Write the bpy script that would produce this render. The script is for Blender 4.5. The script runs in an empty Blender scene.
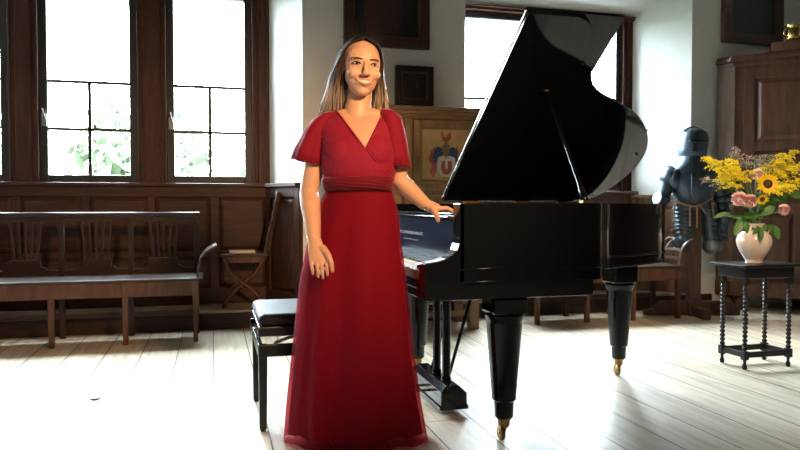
import bpy, bmesh, math, random
from mathutils import Vector, Matrix, Euler
from mathutils.bvhtree import BVHTree
R = random.Random(7)
PI = math.pi
sc = bpy.context.scene
COL = sc.collection
rad = math.radians

# ------------------------------------------------------------------ camera frame
TH = rad(15)
CT, ST = math.cos(TH), math.sin(TH)
CAM_H, FPX = 1.01, 700.0
PITCH = math.atan(20 / 700)

def cw(X, D, z=0.0):
    """metres right of / ahead of the camera -> world"""
    return Vector((X * CT + D * ST, -X * ST + D * CT, z))

def ray(px, py):
    u = (px - 400) / FPX
    v = -(py - 225) / FPX
    f = math.cos(PITCH) + v * math.sin(PITCH)
    z = -math.sin(PITCH) + v * math.cos(PITCH)
    return u, f, z

def at_y(px, py, Y):
    u, f, z = ray(px, py)
    rx, ry = u * CT + f * ST, -u * ST + f * CT
    t = Y / ry
    return Vector((rx * t, Y, CAM_H + z * t))

def xy(px, Y):
    return at_y(px, 205, Y).x

# ------------------------------------------------------------------ materials
MATS = {}

def nodes(name):
    m = bpy.data.materials.new(name)
    m.use_nodes = True
    nt = m.node_tree
    b = nt.nodes['Principled BSDF']
    return m, nt, b

def simple(name, col, rough=0.5, metal=0.0, spec=0.5, coat=0.0, sheen=0.0, noise=0.0, nscale=8.0, bump=0.0, bscale=40.0, sub=0.0):
    if name in MATS: return MATS[name]
    m, nt, b = nodes(name)
    b.inputs['Base Color'].default_value = (*col, 1)
    b.inputs['Roughness'].default_value = rough
    b.inputs['Metallic'].default_value = metal
    b.inputs['Specular IOR Level'].default_value = spec
    b.inputs['Coat Weight'].default_value = coat
    b.inputs['Coat Roughness'].default_value = 0.04
    b.inputs['Sheen Weight'].default_value = sheen
    if sub:
        b.inputs['Subsurface Weight'].default_value = sub
        b.inputs['Subsurface Radius'].default_value = (1.0, .35, .2)
        b.inputs['Subsurface Scale'].default_value = .012
    tc = nt.nodes.new('ShaderNodeTexCoord')
    if noise:
        n = nt.nodes.new('ShaderNodeTexNoise'); n.inputs['Scale'].default_value = nscale
        n.inputs['Detail'].default_value = 4
        nt.links.new(tc.outputs['Object'], n.inputs['Vector'])
        mx = nt.nodes.new('ShaderNodeMix'); mx.data_type = 'RGBA'
        mx.inputs['A'].default_value = (*[c * (1 - noise) for c in col], 1)
        mx.inputs['B'].default_value = (*[min(1, c * (1 + noise)) for c in col], 1)
        nt.links.new(n.outputs['Fac'], mx.inputs['Factor'])
        nt.links.new(mx.outputs['Result'], b.inputs['Base Color'])
    if bump:
        n = nt.nodes.new('ShaderNodeTexNoise'); n.inputs['Scale'].default_value = bscale
        nt.links.new(tc.outputs['Object'], n.inputs['Vector'])
        bp = nt.nodes.new('ShaderNodeBump'); bp.inputs['Strength'].default_value = bump
        bp.inputs['Distance'].default_value = .01
        nt.links.new(n.outputs['Fac'], bp.inputs['Height'])
        nt.links.new(bp.outputs['Normal'], b.inputs['Normal'])
    MATS[name] = m
    return m

def wood(name, dark, light, rough=0.45, axis='Z', scale=6.0, spec=.5, coat=0.0):
    if name in MATS: return MATS[name]
    m, nt, b = nodes(name)
    tc = nt.nodes.new('ShaderNodeTexCoord')
    mp = nt.nodes.new('ShaderNodeMapping')
    s = {'X': (.12, 1, 1), 'Y': (1, .12, 1), 'Z': (1, 1, .12)}[axis]
    mp.inputs['Scale'].default_value = s
    n = nt.nodes.new('ShaderNodeTexNoise'); n.inputs['Scale'].default_value = scale * 4
    n.inputs['Detail'].default_value = 6; n.inputs['Roughness'].default_value = .65
    n.inputs['Distortion'].default_value = .6
    cr = nt.nodes.new('ShaderNodeValToRGB')
    cr.color_ramp.elements[0].position = .32; cr.color_ramp.elements[0].color = (*dark, 1)
    cr.color_ramp.elements[1].position = .72; cr.color_ramp.elements[1].color = (*light, 1)
    nt.links.new(tc.outputs['Object'], mp.inputs['Vector'])
    nt.links.new(mp.outputs['Vector'], n.inputs['Vector'])
    nt.links.new(n.outputs['Fac'], cr.inputs['Fac'])
    nt.links.new(cr.outputs['Color'], b.inputs['Base Color'])
    bp = nt.nodes.new('ShaderNodeBump'); bp.inputs['Strength'].default_value = .12
    bp.inputs['Distance'].default_value = .004
    nt.links.new(n.outputs['Fac'], bp.inputs['Height'])
    nt.links.new(bp.outputs['Normal'], b.inputs['Normal'])
    b.inputs['Roughness'].default_value = rough
    b.inputs['Specular IOR Level'].default_value = spec
    b.inputs['Coat Weight'].default_value = coat
    b.inputs['Coat Roughness'].default_value = .15
    MATS[name] = m
    return m

PANEL = wood('panelling_oak', (.032, .012, .007), (.078, .031, .018), .52, spec=.3)
PANELX = wood('panelling_oak_horizontal', (.032, .012, .007), (.080, .032, .018), .52, 'X', spec=.3)
DARKOAK = wood('dark_oak', (.018, .007, .005), (.050, .019, .012), .42, 'X', spec=.35)
DARKOAKZ = wood('dark_oak_upright', (.018, .007, .005), (.050, .019, .012), .42, 'Z', spec=.35)
BENCHLEG = wood('bench_leg_oak', (.055, .020, .010), (.13, .050, .024), .45, 'Z', spec=.35)
CHEST = wood('honey_pine', (.16, .078, .026), (.30, .155, .055), .5, 'Z')
CHESTX = wood('honey_pine_horizontal', (.14, .068, .024), (.27, .135, .050), .5, 'X')
CUPB = wood('walnut_cupboard', (.042, .014, .006), (.115, .040, .017), .45, 'Z')
CUPBS = wood('lit_side_walnut', (.09, .045, .024), (.19, .10, .055), .5, 'Z')  # lighter walnut: light on the cupboard's side face put into the colour
WINFR = simple('window_iron_paint', (.020, .019, .018), .45)
PLASTER = simple('white_plaster', (.72, .73, .70), .85, noise=.04, nscale=3, bump=.15, bscale=30)
CEIL = simple('ceiling_plaster', (.78, .79, .77), .9)
LACQ = simple('black_piano_lacquer', (.0045, .0065, .0095), .07, spec=.34)
LACQ2 = simple('black_satin_lacquer', (.006, .006, .007), .25)
BRASS = simple('aged_brass', (.30, .18, .07), .38, 1.0, noise=.3, nscale=30)
STEEL = simple('blued_steel', (.070, .098, .128), .40, .72, noise=.35, nscale=14, bump=.1, bscale=60)
STEELB = simple('bright_worn_steel', (.22, .27, .31), .36, .9, noise=.3, nscale=20)
LEATHER = simple('tan_leather', (.36, .20, .10), .6)
BLKLEATH = simple('black_leather', (.009, .010, .013), .5, spec=.2, bump=.3, bscale=120)
IVORY = simple('ivory', (.62, .59, .50), .5, spec=.25)
EBONY = simple('ebony', (.006, .006, .006), .3)
BRONZE = simple('bronze_plate', (.10, .06, .022), .45, .5)
GOLDTXT = simple('faded_gold_leaf', (.30, .26, .18), .55, .0)
PAPER = simple('book_paper', (.72, .68, .58), .8)
SKIN = simple('skin', (.63, .36, .24), .48, sub=.12, noise=.05, nscale=15)
DISC = simple('disc', (.5, .5, .5), .5)

def glass():
    m, nt, b = nodes('window_glass')
    nt.nodes.remove(b)
    out = nt.nodes['Material Output']
    t = nt.nodes.new('ShaderNodeBsdfTransparent'); t.inputs[0].default_value = (.96, .98, .97, 1)
    g = nt.nodes.new('ShaderNodeBsdfGlossy'); g.inputs['Roughness'].default_value = .03
    lw_ = nt.nodes.new('ShaderNodeLayerWeight'); lw_.inputs[0].default_value = .5
    f = nt.nodes.new('ShaderNodeMath'); f.operation = 'POWER'; f.inputs[1].default_value = 5
    nt.links.new(lw_.outputs['Facing'], f.inputs[0])
    mx = nt.nodes.new('ShaderNodeMixShader')
    nt.links.new(f.outputs[0], mx.inputs[0]); nt.links.new(t.outputs[0], mx.inputs[1])
    nt.links.new(g.outputs[0], mx.inputs[2]); nt.links.new(mx.outputs[0], out.inputs[0])
    return m
GLASS = glass()

def fabric(name, col, alpha=1.0, wave=None, rough=.75, trans=0.0):
    m, nt, b = nodes(name)
    b.inputs['Base Color'].default_value = (*col, 1)
    b.inputs['Roughness'].default_value = rough
    b.inputs['Sheen Weight'].default_value = .35
    b.inputs['Sheen Roughness'].default_value = .4
    b.inputs['Sheen Tint'].default_value = (1, .35, .4, 1)
    b.inputs['Specular IOR Level'].default_value = .2
    tc = nt.nodes.new('ShaderNodeTexCoord')
    if wave:
        mp = nt.nodes.new('ShaderNodeMapping'); mp.inputs['Rotation'].default_value = wave[1]
        w = nt.nodes.new('ShaderNodeTexWave'); w.inputs['Scale'].default_value = wave[0]
        w.inputs['Distortion'].default_value = 2.0; w.inputs['Detail'].default_value = 1
        w.inputs['Detail Scale'].default_value = .6
        bp = nt.nodes.new('ShaderNodeBump'); bp.inputs['Strength'].default_value = wave[2]
        bp.inputs['Distance'].default_value = .006
        nt.links.new(tc.outputs['Object'], mp.inputs['Vector'])
        nt.links.new(mp.outputs['Vector'], w.inputs['Vector'])
        nt.links.new(w.outputs['Fac'], bp.inputs['Height'])
        nt.links.new(bp.outputs['Normal'], b.inputs['Normal'])
    out = nt.nodes['Material Output']
    last = b.outputs[0]
    if trans:
        tr = nt.nodes.new('ShaderNodeBsdfTranslucent'); tr.inputs[0].default_value = (*[min(1, c * 1.5) for c in col], 1)
        mx = nt.nodes.new('ShaderNodeMixShader'); mx.inputs[0].default_value = trans
        nt.links.new(last, mx.inputs[1]); nt.links.new(tr.outputs[0], mx.inputs[2]); last = mx.outputs[0]
    if alpha < 1:
        t = nt.nodes.new('ShaderNodeBsdfTransparent'); t.inputs[0].default_value = (.95, .35, .40, 1)
        mx = nt.nodes.new('ShaderNodeMixShader'); mx.inputs[0].default_value = alpha
        nt.links.new(t.outputs[0], mx.inputs[1]); nt.links.new(last, mx.inputs[2]); last = mx.outputs[0]
    nt.links.new(last, out.inputs[0])
    return m
RED = (.26, .009, .034)
CHIFFON = fabric('crimson_chiffon', RED, .45, trans=.3)
SLEEVE = fabric('crimson_chiffon_sleeve', (.29, .009, .030), .93, trans=.25)
LINING = fabric('crimson_lining', (.25, .007, .026), rough=.6)
BODICE = fabric('crimson_pleated_bodice', RED, wave=(28, (0, rad(38), 0), .35))
BAND = fabric('shaded_gathered_waistband', (.13, .003, .012), wave=(24, (0, rad(85), 0), .5))  # red darkened to paint the shade cast by the bodice above

def floor_mat():
    m, nt, b = nodes('limed_floorboards')
    tc = nt.nodes.new('ShaderNodeTexCoord')
    sep = nt.nodes.new('ShaderNodeSeparateXYZ')
    nt.links.new(tc.outputs['Object'], sep.inputs[0])
    def math_(op, a, b_=None, v=None):
        n = nt.nodes.new('ShaderNodeMath'); n.operation = op
        nt.links.new(a, n.inputs[0])
        if b_ is not None: nt.links.new(b_, n.inputs[1])
        if v is not None: n.inputs[1].default_value = v
        return n.outputs[0]
    W = .235
    xs = math_('DIVIDE', sep.outputs['X'], v=W)
    idx = math_('FLOOR', xs); fr = math_('FRACT', xs)
    wn = nt.nodes.new('ShaderNodeTexWhiteNoise'); wn.noise_dimensions = '1D'
    nt.links.new(idx, wn.inputs['W'])
    # groove between the boards
    d = math_('ABSOLUTE', math_('SUBTRACT', fr, v=.5))
    groove = math_('GREATER_THAN', d, v=.485)
    # butt joints
    yo = math_('MULTIPLY', wn.outputs['Value'], v=3.1)
    ys = math_('FRACT', math_('DIVIDE', math_('ADD', sep.outputs['Y'], yo), v=3.1))
    joint = math_('LESS_THAN', ys, v=.0018)
    gj = math_('MAXIMUM', groove, joint)
    mp = nt.nodes.new('ShaderNodeMapping'); mp.inputs['Scale'].default_value = (1, .09, 1)
    nt.links.new(tc.outputs['Object'], mp.inputs['Vector'])
    n = nt.nodes.new('ShaderNodeTexNoise'); n.inputs['Scale'].default_value = 22
    n.inputs['Detail'].default_value = 7; n.inputs['Distortion'].default_value = .7
    nt.links.new(mp.outputs['Vector'], n.inputs['Vector'])
    cr = nt.nodes.new('ShaderNodeValToRGB')
    cr.color_ramp.elements[0].position = .3; cr.color_ramp.elements[0].color = (.58, .46, .32, 1)
    cr.color_ramp.elements[1].position = .62; cr.color_ramp.elements[1].color = (.80, .70, .55, 1)
    nt.links.new(n.outputs['Fac'], cr.inputs['Fac'])
    hs = nt.nodes.new('ShaderNodeHueSaturation')
    nt.links.new(cr.outputs['Color'], hs.inputs['Color'])
    val = math_('ADD', math_('MULTIPLY', wn.outputs['Value'], v=.14), v=.93)
    nt.links.new(val, hs.inputs['Value'])
    mx = nt.nodes.new('ShaderNodeMix'); mx.data_type = 'RGBA'
    nt.links.new(gj, mx.inputs['Factor']); nt.links.new(hs.outputs['Color'], mx.inputs['A'])
    mx.inputs['B'].default_value = (.10, .075, .05, 1)
    nt.links.new(mx.outputs['Result'], b.inputs['Base Color'])
    # nail heads and wear
    n2 = nt.nodes.new('ShaderNodeTexNoise'); n2.inputs['Scale'].default_value = 5
    nt.links.new(tc.outputs['Object'], n2.inputs['Vector'])
    rr = nt.nodes.new('ShaderNodeMapRange')
    rr.inputs['To Min'].default_value = .30; rr.inputs['To Max'].default_value = .50
    nt.links.new(n2.outputs['Fac'], rr.inputs['Value'])
    nt.links.new(rr.outputs[0], b.inputs['Roughness'])
    bp = nt.nodes.new('ShaderNodeBump'); bp.inputs['Strength'].default_value = .35
    bp.inputs['Distance'].default_value = .004
    h = math_('SUBTRACT', n.outputs['Fac'], math_('MULTIPLY', gj, v=2.0))
    nt.links.new(h, bp.inputs['Height']); nt.links.new(bp.outputs['Normal'], b.inputs['Normal'])
    b.inputs['Specular IOR Level'].default_value = .5
    return m
FLOORM = floor_mat()

# ------------------------------------------------------------------ mesh builder
class MB:
    def __init__(s): s.v = []; s.f = []
    def add(s, vs, fs):
        o = len(s.v); s.v += [tuple(v) for v in vs]; s.f += [tuple(i + o for i in f) for f in fs]; return s
    def box(s, x0, x1, y0, y1, z0, z1):
        vs = [(x, y, z) for x in (x0, x1) for y in (y0, y1) for z in (z0, z1)]
        return s.add(vs, [(0, 1, 3, 2), (4, 6, 7, 5), (0, 4, 5, 1), (2, 3, 7, 6), (0, 2, 6, 4), (1, 5, 7, 3)])
    def bar(s, a, b, w, h, up=(0, 0, 1)):
        a, b = Vector(a), Vector(b); d = (b - a).normalized(); up = Vector(up)
        r = d.cross(up)
        if r.length < 1e-4: r = d.cross(Vector((1, 0, 0)))
        r.normalize(); u = r.cross(d).normalized()
        vs = [p + r * (w / 2 * i) + u * (h / 2 * j) for p in (a, b) for i, j in ((-1, -1), (1, -1), (1, 1), (-1, 1))]
        return s.add(vs, [(3, 2, 1, 0), (4, 5, 6, 7), (0, 1, 5, 4), (1, 2, 6, 5), (2, 3, 7, 6), (3, 0, 4, 7)])
    def tube(s, pts, r, n=10, cap=True):
        pts = [Vector(p) for p in pts]
        rs = r if isinstance(r, (list, tuple)) else [r] * len(pts)
        vs = []; prev = None
        for i, p in enumerate(pts):
            d = (pts[min(i + 1, len(pts) - 1)] - pts[max(i - 1, 0)]).normalized()
            if prev is None:
                a = d.orthogonal().normalized()
            else:
                a = (prev - d * prev.dot(d)).normalized()
            prev = a; b = d.cross(a)
            q = rs[min(i, len(rs) - 1)]; q = q if isinstance(q, (tuple, list)) else (q, q)
            vs += [p + a * (math.cos(2 * PI * k / n) * q[0]) + b * (math.sin(2 * PI * k / n) * q[1]) for k in range(n)]
        fs = [(i * n + k, i * n + (k + 1) % n, (i + 1) * n + (k + 1) % n, (i + 1) * n + k) for i in range(len(pts) - 1) for k in range(n)]
        if cap:
            fs += [tuple(range(n - 1, -1, -1)), tuple((len(pts) - 1) * n + k for k in range(n))]
        return s.add(vs, fs)
    def rings(s, rings, cap=True):
        n = len(rings[0]); vs = [p for r in rings for p in r]
        fs = [(i * n + k, i * n + (k + 1) % n, (i + 1) * n + (k + 1) % n, (i + 1) * n + k) for i in range(len(rings) - 1) for k in range(n)]
        if cap: fs += [tuple(range(n - 1, -1, -1)), tuple((len(rings) - 1) * n + k for k in range(n))]
        return s.add(vs, fs)
    def lathe(s, prof, c=(0, 0, 0), n=24, axis='Z', cap=True):
        cx, cy, cz = c; rg = []
        for r, z in prof:
            row = []
            for k in range(n):
                a = 2 * PI * k / n; p, q = r * math.cos(a), r * math.sin(a)
                row.append({'Z': (cx + p, cy + q, cz + z), 'X': (cx + z, cy + p, cz + q), 'Y': (cx + q, cy + z, cz + p)}[axis])
            rg.append(row)
        return s.rings(rg, cap)
    def ell(s, c, r, n=16, m=10, rot=None):
        c = Vector(c); rg = []
        for i in range(1, m):
            a = PI * i / m - PI / 2
            row = []
            for k in range(n):
                t = 2 * PI * k / n
                v = Vector((math.cos(t) * math.cos(a) * r[0], math.sin(t) * math.cos(a) * r[1], math.sin(a) * r[2]))
                if rot: v = rot @ v
                row.append(c + v)
            rg.append(row)
        o = len(s.v); s.rings(rg, False)
        bt = Vector((0, 0, -r[2])); tp = Vector((0, 0, r[2]))
        if rot: bt = rot @ bt; tp = rot @ tp
        s.v += [tuple(c + bt), tuple(c + tp)]; L = len(s.v)
        for k in range(n):
            s.f.append((L - 2, o + (k + 1) % n, o + k))
            q = o + (m - 2) * n
            s.f.append((L - 1, q + k, q + (k + 1) % n))
        return s
    def prism(s, poly, z0, z1, f=lambda x, y, z: (x, y, z)):
        n = len(poly)
        vs = [f(x, y, z0) for x, y in poly] + [f(x, y, z1) for x, y in poly]
        return s.add(vs, [tuple(range(n - 1, -1, -1)), tuple(range(n, 2 * n))] + [(k, (k + 1) % n, n + (k + 1) % n, n + k) for k in range(n)])
    def frame(s, x0, x1, z0, z1, w, y0, y1):
        """rectangular frame in the xz plane"""
        s.box(x0, x0 + w, y0, y1, z0, z1); s.box(x1 - w, x1, y0, y1, z0, z1)
        s.box(x0 + w, x1 - w, y0, y1, z0, z0 + w); return s.box(x0 + w, x1 - w, y0, y1, z1 - w, z1)
    def build(s, name, mat, parent=None, smooth=False, bevel=0.0, loc=None, rotz=None, solid=0, sub=0):
        me = bpy.data.meshes.new(name); me.from_pydata(s.v, [], s.f)
        bm = bmesh.new(); bm.from_mesh(me)
        bmesh.ops.recalc_face_normals(bm, faces=bm.faces); bm.to_mesh(me); bm.free()
        me.materials.append(mat)
        if smooth:
            for p in me.polygons: p.use_smooth = True
        o = bpy.data.objects.new(name, me); COL.objects.link(o)
        if parent: o.parent = parent
        if loc: o.location = loc
        if rotz: o.rotation_euler.z = rotz
        if solid:
            md = o.modifiers.new('s', 'SOLIDIFY'); md.thickness = solid; md.offset = 0
        if bevel:
            md = o.modifiers.new('b', 'BEVEL'); md.width = bevel; md.segments = 2; md.limit_method = 'ANGLE'; md.angle_limit = rad(35)
            if smooth:
                me.set_sharp_from_angle(angle=rad(40)) if hasattr(me, 'set_sharp_from_angle') else None
        elif smooth == 2:
            me.set_sharp_from_angle(angle=rad(38))
        if sub:
            md = o.modifiers.new('ss', 'SUBSURF'); md.levels = md.render_levels = sub
        return o

def tag(o, label=None, cat=None, group=None, kind=None):
    if label: o['label'] = label
    if cat: o['category'] = cat
    if group: o['group'] = group
    if kind: o['kind'] = kind
    return o

def thing(name, label, cat, loc=(0, 0, 0), rotz=0.0, group=None):
    o = bpy.data.objects.new(name, None); COL.objects.link(o)
    o.empty_display_size = .05
    o.location = loc; o.rotation_euler.z = rotz
    return tag(o, label, cat, group)

def copy_tree(o, parent=None):
    c = o.copy(); COL.objects.link(c)
    if parent: c.parent = parent
    for ch in [q for q in o.children]: copy_tree(ch, c)
    return c

def struct(o): o['kind'] = 'structure'; return o

def smooth_poly(pts, it=2, closed=False):
    pts = [Vector(p) for p in pts]
    for _ in range(it):
        q = []
        n = len(pts)
        rng = range(n if closed else n - 1)
        if not closed: q.append(pts[0])
        for i in rng:
            a, b = pts[i], pts[(i + 1) % n]
            q += [a * .75 + b * .25, a * .25 + b * .75]
        if not closed: q.append(pts[-1])
        pts = q
    return pts

# ------------------------------------------------------------------ the room
YW, YG, YR = 5.83, 6.33, 6.27          # main wall face, glass plane, back of the window bays
XL, XR, YF, ZC = -3.3, 5.76, -3.2, 3.75
PLH = .157
BL = (-2.85, xy(303, YW)); BLb = (-2.60, xy(270, YR))    # left bay: front span, back span
BR = (xy(465, YW), xy(690, YW)); BRb = (2.20, xy(631, YR))
ZH = 2.88                               # head of the window openings

def wall(name, mb, m=PLASTER): return struct(mb.build(name, m))
struct(MB().box(XL, XR, YF, YR + .1, -.12, 0).build('floor', FLOORM))
struct(MB().box(XL - .3, XR + .3, YF - .3, YR + .6, ZC, ZC + .15).build('ceiling', wood('timber_ceiling', (.06, .035, .02), (.13, .08, .05), .6, 'Y')))
# main wall with its two bays (splayed reveals, sloping soffits)
w = MB()
T = YR + .12
def reveal_block(xf0, xb0, xb1, xf1):   # solid pier between bays
    w.prism([(xf0, YW), (xb0, YR), (xb0, T), (xb1, T), (xb1, YR), (xf1, YW)], 0, ZC)
reveal_block(XL - .3, XL - .3, BLb[0], BL[0])
reveal_block(BL[1], BLb[1], BRb[0], BR[0])
reveal_block(BR[1], BRb[1], XR + .3, XR + .3)
for (f, b) in ((BL, BLb), (BR, BRb)):
    # soffit wedge: rises from the window head towards the room
    z0, z1 = ZH, 3.34
    x0f, x1f, x0b, x1b = f[0], f[1], b[0], b[1]
    w.add([(x0f, YW, z1), (x1f, YW, z1), (x1b, YR, z0), (x0b, YR, z0), (x0f, YW, ZC), (x1f, YW, ZC), (x1b, YR, ZC), (x0b, YR, ZC)],
          [(0, 1, 2, 3), (4, 7, 6, 5), (0, 4, 5, 1), (1, 5, 6, 2), (2, 6, 7, 3), (3, 7, 4, 0)])
    w.box(b[0], b[1], YR, T, z0, ZC)
    w.box(b[0], b[1], YR, T, -.1, 1.15)
wall('wall_back', w)
# left wall with two tall window openings
w = MB()
lw = []
ys = [YF - .3] + [q for ab in lw for q in ab] + [T]
for i in range(0, len(ys), 2): w.box(XL - .3, XL, ys[i], ys[i + 1], 0, ZC)
for a, b in lw: w.box(XL - .3, XL, a, b, 0, .95); w.box(XL - .3, XL, a, b, 3.0, ZC)
wall('wall_left', w)
wall('wall_right', MB().box(XR, XR + .3, YF - .3, T, 0, ZC))
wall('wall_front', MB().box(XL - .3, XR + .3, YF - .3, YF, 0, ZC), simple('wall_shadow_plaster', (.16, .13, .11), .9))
# plinth platforms in the bays
for i, (f, b) in enumerate(((BL, BLb), (BR, BRb))):
    mb = MB().prism([(f[0] + .01, YW + .02), (f[1] - .01, YW + .02), (b[1], YR + .02), (b[0], YR + .02)], 0, PLH - .02)
    struct(mb.build('floor_plinth' if i == 0 else 'floor_plinth', DARKOAK))
    mb = MB().prism([(f[0], YW - .015), (f[1], YW - .015), (b[1] , YR + .02), (b[0], YR + .02)], PLH - .02, PLH)
    struct(mb.build('floor_plinth_tread', wood('window_lit_tread', (.26, .18, .12), (.42, .31, .22), .5, 'X'), bevel=.004))  # tread colour lightened to stand for window light on its top

def raised_panel(mb, x0, x1, z0, z1, y, d=.022):
    """frame rails stand proud by d; the field is bevelled"""
    i = .035
    mb.add([(x0, y, z0), (x1, y, z0), (x1, y, z1), (x0, y, z1), (x0 + i, y - d * .75, z0 + i), (x1 - i, y - d * .75, z0 + i), (x1 - i, y - d * .75, z1 - i), (x0 + i, y - d * .75, z1 - i)],
           [(4, 5, 6, 7), (0, 1, 5, 4), (1, 2, 6, 5), (2, 3, 7, 6), (3, 0, 4, 7)])

# panelling below the left bay windows
def wainscot(name, xs, y, z0, z1, xa, xb, m=None):
    mb = MB(); d = .025
    mb.box(xa, xb, y, y + .03, z0, z1)                       # ground
    zt, zb = z1 - .085, z0 + .14
    mb.box(xa, xb, y - d, y, zt, z1); mb.box(xa, xb, y - d, y, z0, zb)
    edges = [xa] + [q for p in xs for q in p] + [xb]
    for i in range(0, len(edges), 2):
        mb.box(edges[i], edges[i + 1], y - d, y, zb, zt)
    zm = (zb + zt) / 2 - .12
    for a, b in xs:
        raised_panel(mb, a, b, zm + .05, zt, y, d)
        raised_panel(mb, a, b, zb, zm, y, d)
        mb.box(a, b, y - d, y, zm, zm + .05)
    return struct(mb.build(name, m or PANELX, bevel=.004))
yp = YR - .03
pl = [(xy(a, yp), xy(b, yp)) for a, b in ((21, 82), (90, 148), (155, 210), (219, 266))]
step = pl[1][0] - pl[0][0]
pl = [(pl[0][0] - step * k, pl[0][1] - step * k) for k in (3, 2, 1)] + pl
wainscot('trim_1', pl, yp, PLH, 1.165, BLb[0], BLb[1] + .005)
struct(MB().box(BLb[0] - .02, BLb[1] + .03, yp - .06, YG + .06, 1.165, 1.195).build('trim_2', PANELX, bevel=.006))
# wainscot wrapping the splayed reveal of the left bay, and its cap
def reveal_wains(name, p0, p1, z0, z1, m=None):
    a, b = Vector((*p0, 0)), Vector((*p1, 0)); d = (b - a); L = d.length; ang = math.atan2(d.y, d.x)
    mb = MB(); t = .025
    mb.box(0, L, -t, 0, z0, z1)
    for q in ((.0, .06), (L - .06, L)): mb.box(q[0], q[1], -t * 2, -t, z0, z1)
    mb.box(.06, L - .06, -2 * t, -t, z1 - .09, z1); mb.box(.06, L - .06, -2 * t, -t, z0, z0 + .12)
    raised_panel(mb, .06, L - .06, z0 + .12, z1 - .09, -t, t)
    mb.box(0, L, -2 * t - .03, 0, z1, z1 + .03)
    o = mb.build(name, m or PANEL, bevel=.003); o.location = (a.x, a.y, 0); o.rotation_euler.z = ang
    return struct(o)
reveal_wains('trim_3', (BLb[1], YR - .03), (BL[1] + .0, YW), PLH, 1.165)
# right bay: panelling and sill, window light painted in as lighter oak
yq = YR - .03
px_ = [(BRb[0] + .06 + k * .46, BRb[0] + .46 + k * .46) for k in range(4)]
wainscot('trim_4', px_, yq, PLH, 1.115, BRb[0], BRb[1] + .005, wood('window_lit_bay_oak_x', (.075, .034, .016), (.18, .090, .045), .45, 'X'))
struct(MB().box(BRb[0] - .02, BRb[1] + .02, yq - .07, YG + .06, 1.115, 1.15).build('trim_5', wood('window_lit_sill_oak', (.10, .05, .03), (.22, .12, .07), .4, 'X'), bevel=.006))
reveal_wains('trim_6', (BRb[1], YR - .03), (BR[1], YW), PLH, 1.08, wood('window_lit_bay_oak', (.10, .048, .022), (.24, .125, .06), .45, 'Z'))

# windows: wooden uprights, iron-grey casements, muntins
wx = [(xy(50, YG), xy(131, YG)), (xy(175.5, YG), xy(245, YG))]
sp = wx[1][0] - wx[0][0]; ww = wx[0][1] - wx[0][0]
wins = [(wx[0][0] - 2 * sp, wx[0][0] - 2 * sp + ww), (wx[0][0] - sp, xy(3, YG)), wx[0], wx[1]]
G0, GT, M1, M2 = 1.235, 2.79, 1.638, 2.03
def window(n, x0, x1, y=YG, four=True):
    r = bpy.data.objects.new('window_%d' % n, None); COL.objects.link(r); struct(r)
    r.location = ((x0 + x1) / 2, y, G0)
    W = (x1 - x0) / 2; H = GT - G0
    mb = MB().frame(-W - .065, W + .065, -.04, H + .065, .065, -.035, .035)
    mb.build('window_frame', WINFR, r, bevel=.006)
    mb = MB()
    for z in (M1 - G0, M2 - G0): mb.box(-W, W, -.012, .012, z - .012, z + .012)
    mb.box(-.014, .014, -.012, .012, 0, M2 - G0)
    mb.build('muntin', WINFR, r)
    MB().box(-W, W, -.003, .003, 0, H).build('pane', GLASS, r)
    mb = MB().bar((-W - .01, -.05, .46), (-W - .035, -.075, .56), .012, .012)
    mb.box(-W - .045, -W - .005, -.05, -.035, .42, .52)
    mb.build('casement_catch', simple('catch_steel', (.35, .35, .35), .3, .9), r)
    mb = MB()
    for z in (.3, 1.25): mb.box(W + .055, W + .085, -.05, -.03, z, z + .12)
    mb.build('hinge', WINFR, r)
    return r
for i, (a, b) in enumerate(wins): window(i + 1, a, b)
rwin = [(2.24, 2.93), (3.27, xy(613, YG))]
for i, (a, b) in enumerate(rwin): window(i + 5, a, b)
# wooden uprights and heads
def uprights(name, spans, zb, heads):
    mb = MB()
    for a, b in spans:
        mb.box(a, b, YG - .055, YG + .03, zb, ZH)
        mb.box(a + .05, b - .05, YG - .072, YG - .055, zb, ZH)      # raised fillet
        mb.box(a - .0, a + .02, YG - .065, YG - .055, zb, ZH); mb.box(b - .02, b, YG - .065, YG - .055, zb, ZH)
    mb.box(heads[0], heads[1], YG - .10, YG + .06, GT + .065, ZH)
    mb.box(heads[0], heads[1], YG - .13, YG - .10, GT + .10, ZH)
    mb.box(heads[0], heads[1], YG - .03, YG + .06, zb, G0 - .03)
    return struct(mb.build(name, wood('window_oak', (.030, .009, .006), (.080, .026, .015), .5, 'Z', spec=.3), bevel=.004))
up = []
e = [BLb[0]] + [q for a, b in wins for q in (a - .065, b + .065)] + [BLb[1]]
up = [(e[i], e[i + 1]) for i in range(0, len(e), 2)]
uprights('trim_7', up, 1.19, (BLb[0], BLb[1]))
RWOOD = PANEL
e = [BRb[0]] + [q for a, b in rwin for q in (a - .065, b + .065)] + [BRb[1]]
uprights('trim_8', [(e[i], e[i + 1]) for i in range(0, len(e), 2) if e[i + 1] - e[i] > .005], 1.14, (BRb[0], BRb[1]))
# left wall windows (beside the frame, they light the floor)
for i, (a, b) in enumerate(lw):
    r = bpy.data.objects.new('window_%d' % (7 + i), None); COL.objects.link(r); struct(r)
    r.location = (XL - .12, (a + b) / 2, .95); r.rotation_euler.z = PI / 2
    W = (b - a) / 2; H = 2.05
    MB().frame(-W, W, 0, H, .06, -.03, .03).box(-.03, .03, -.03, .03, .06, H - .06).build('window_frame', WINFR, r)
    MB().box(-W + .06, W - .06, -.003, .003, .06, H - .06).build('pane', GLASS, r)
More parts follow.
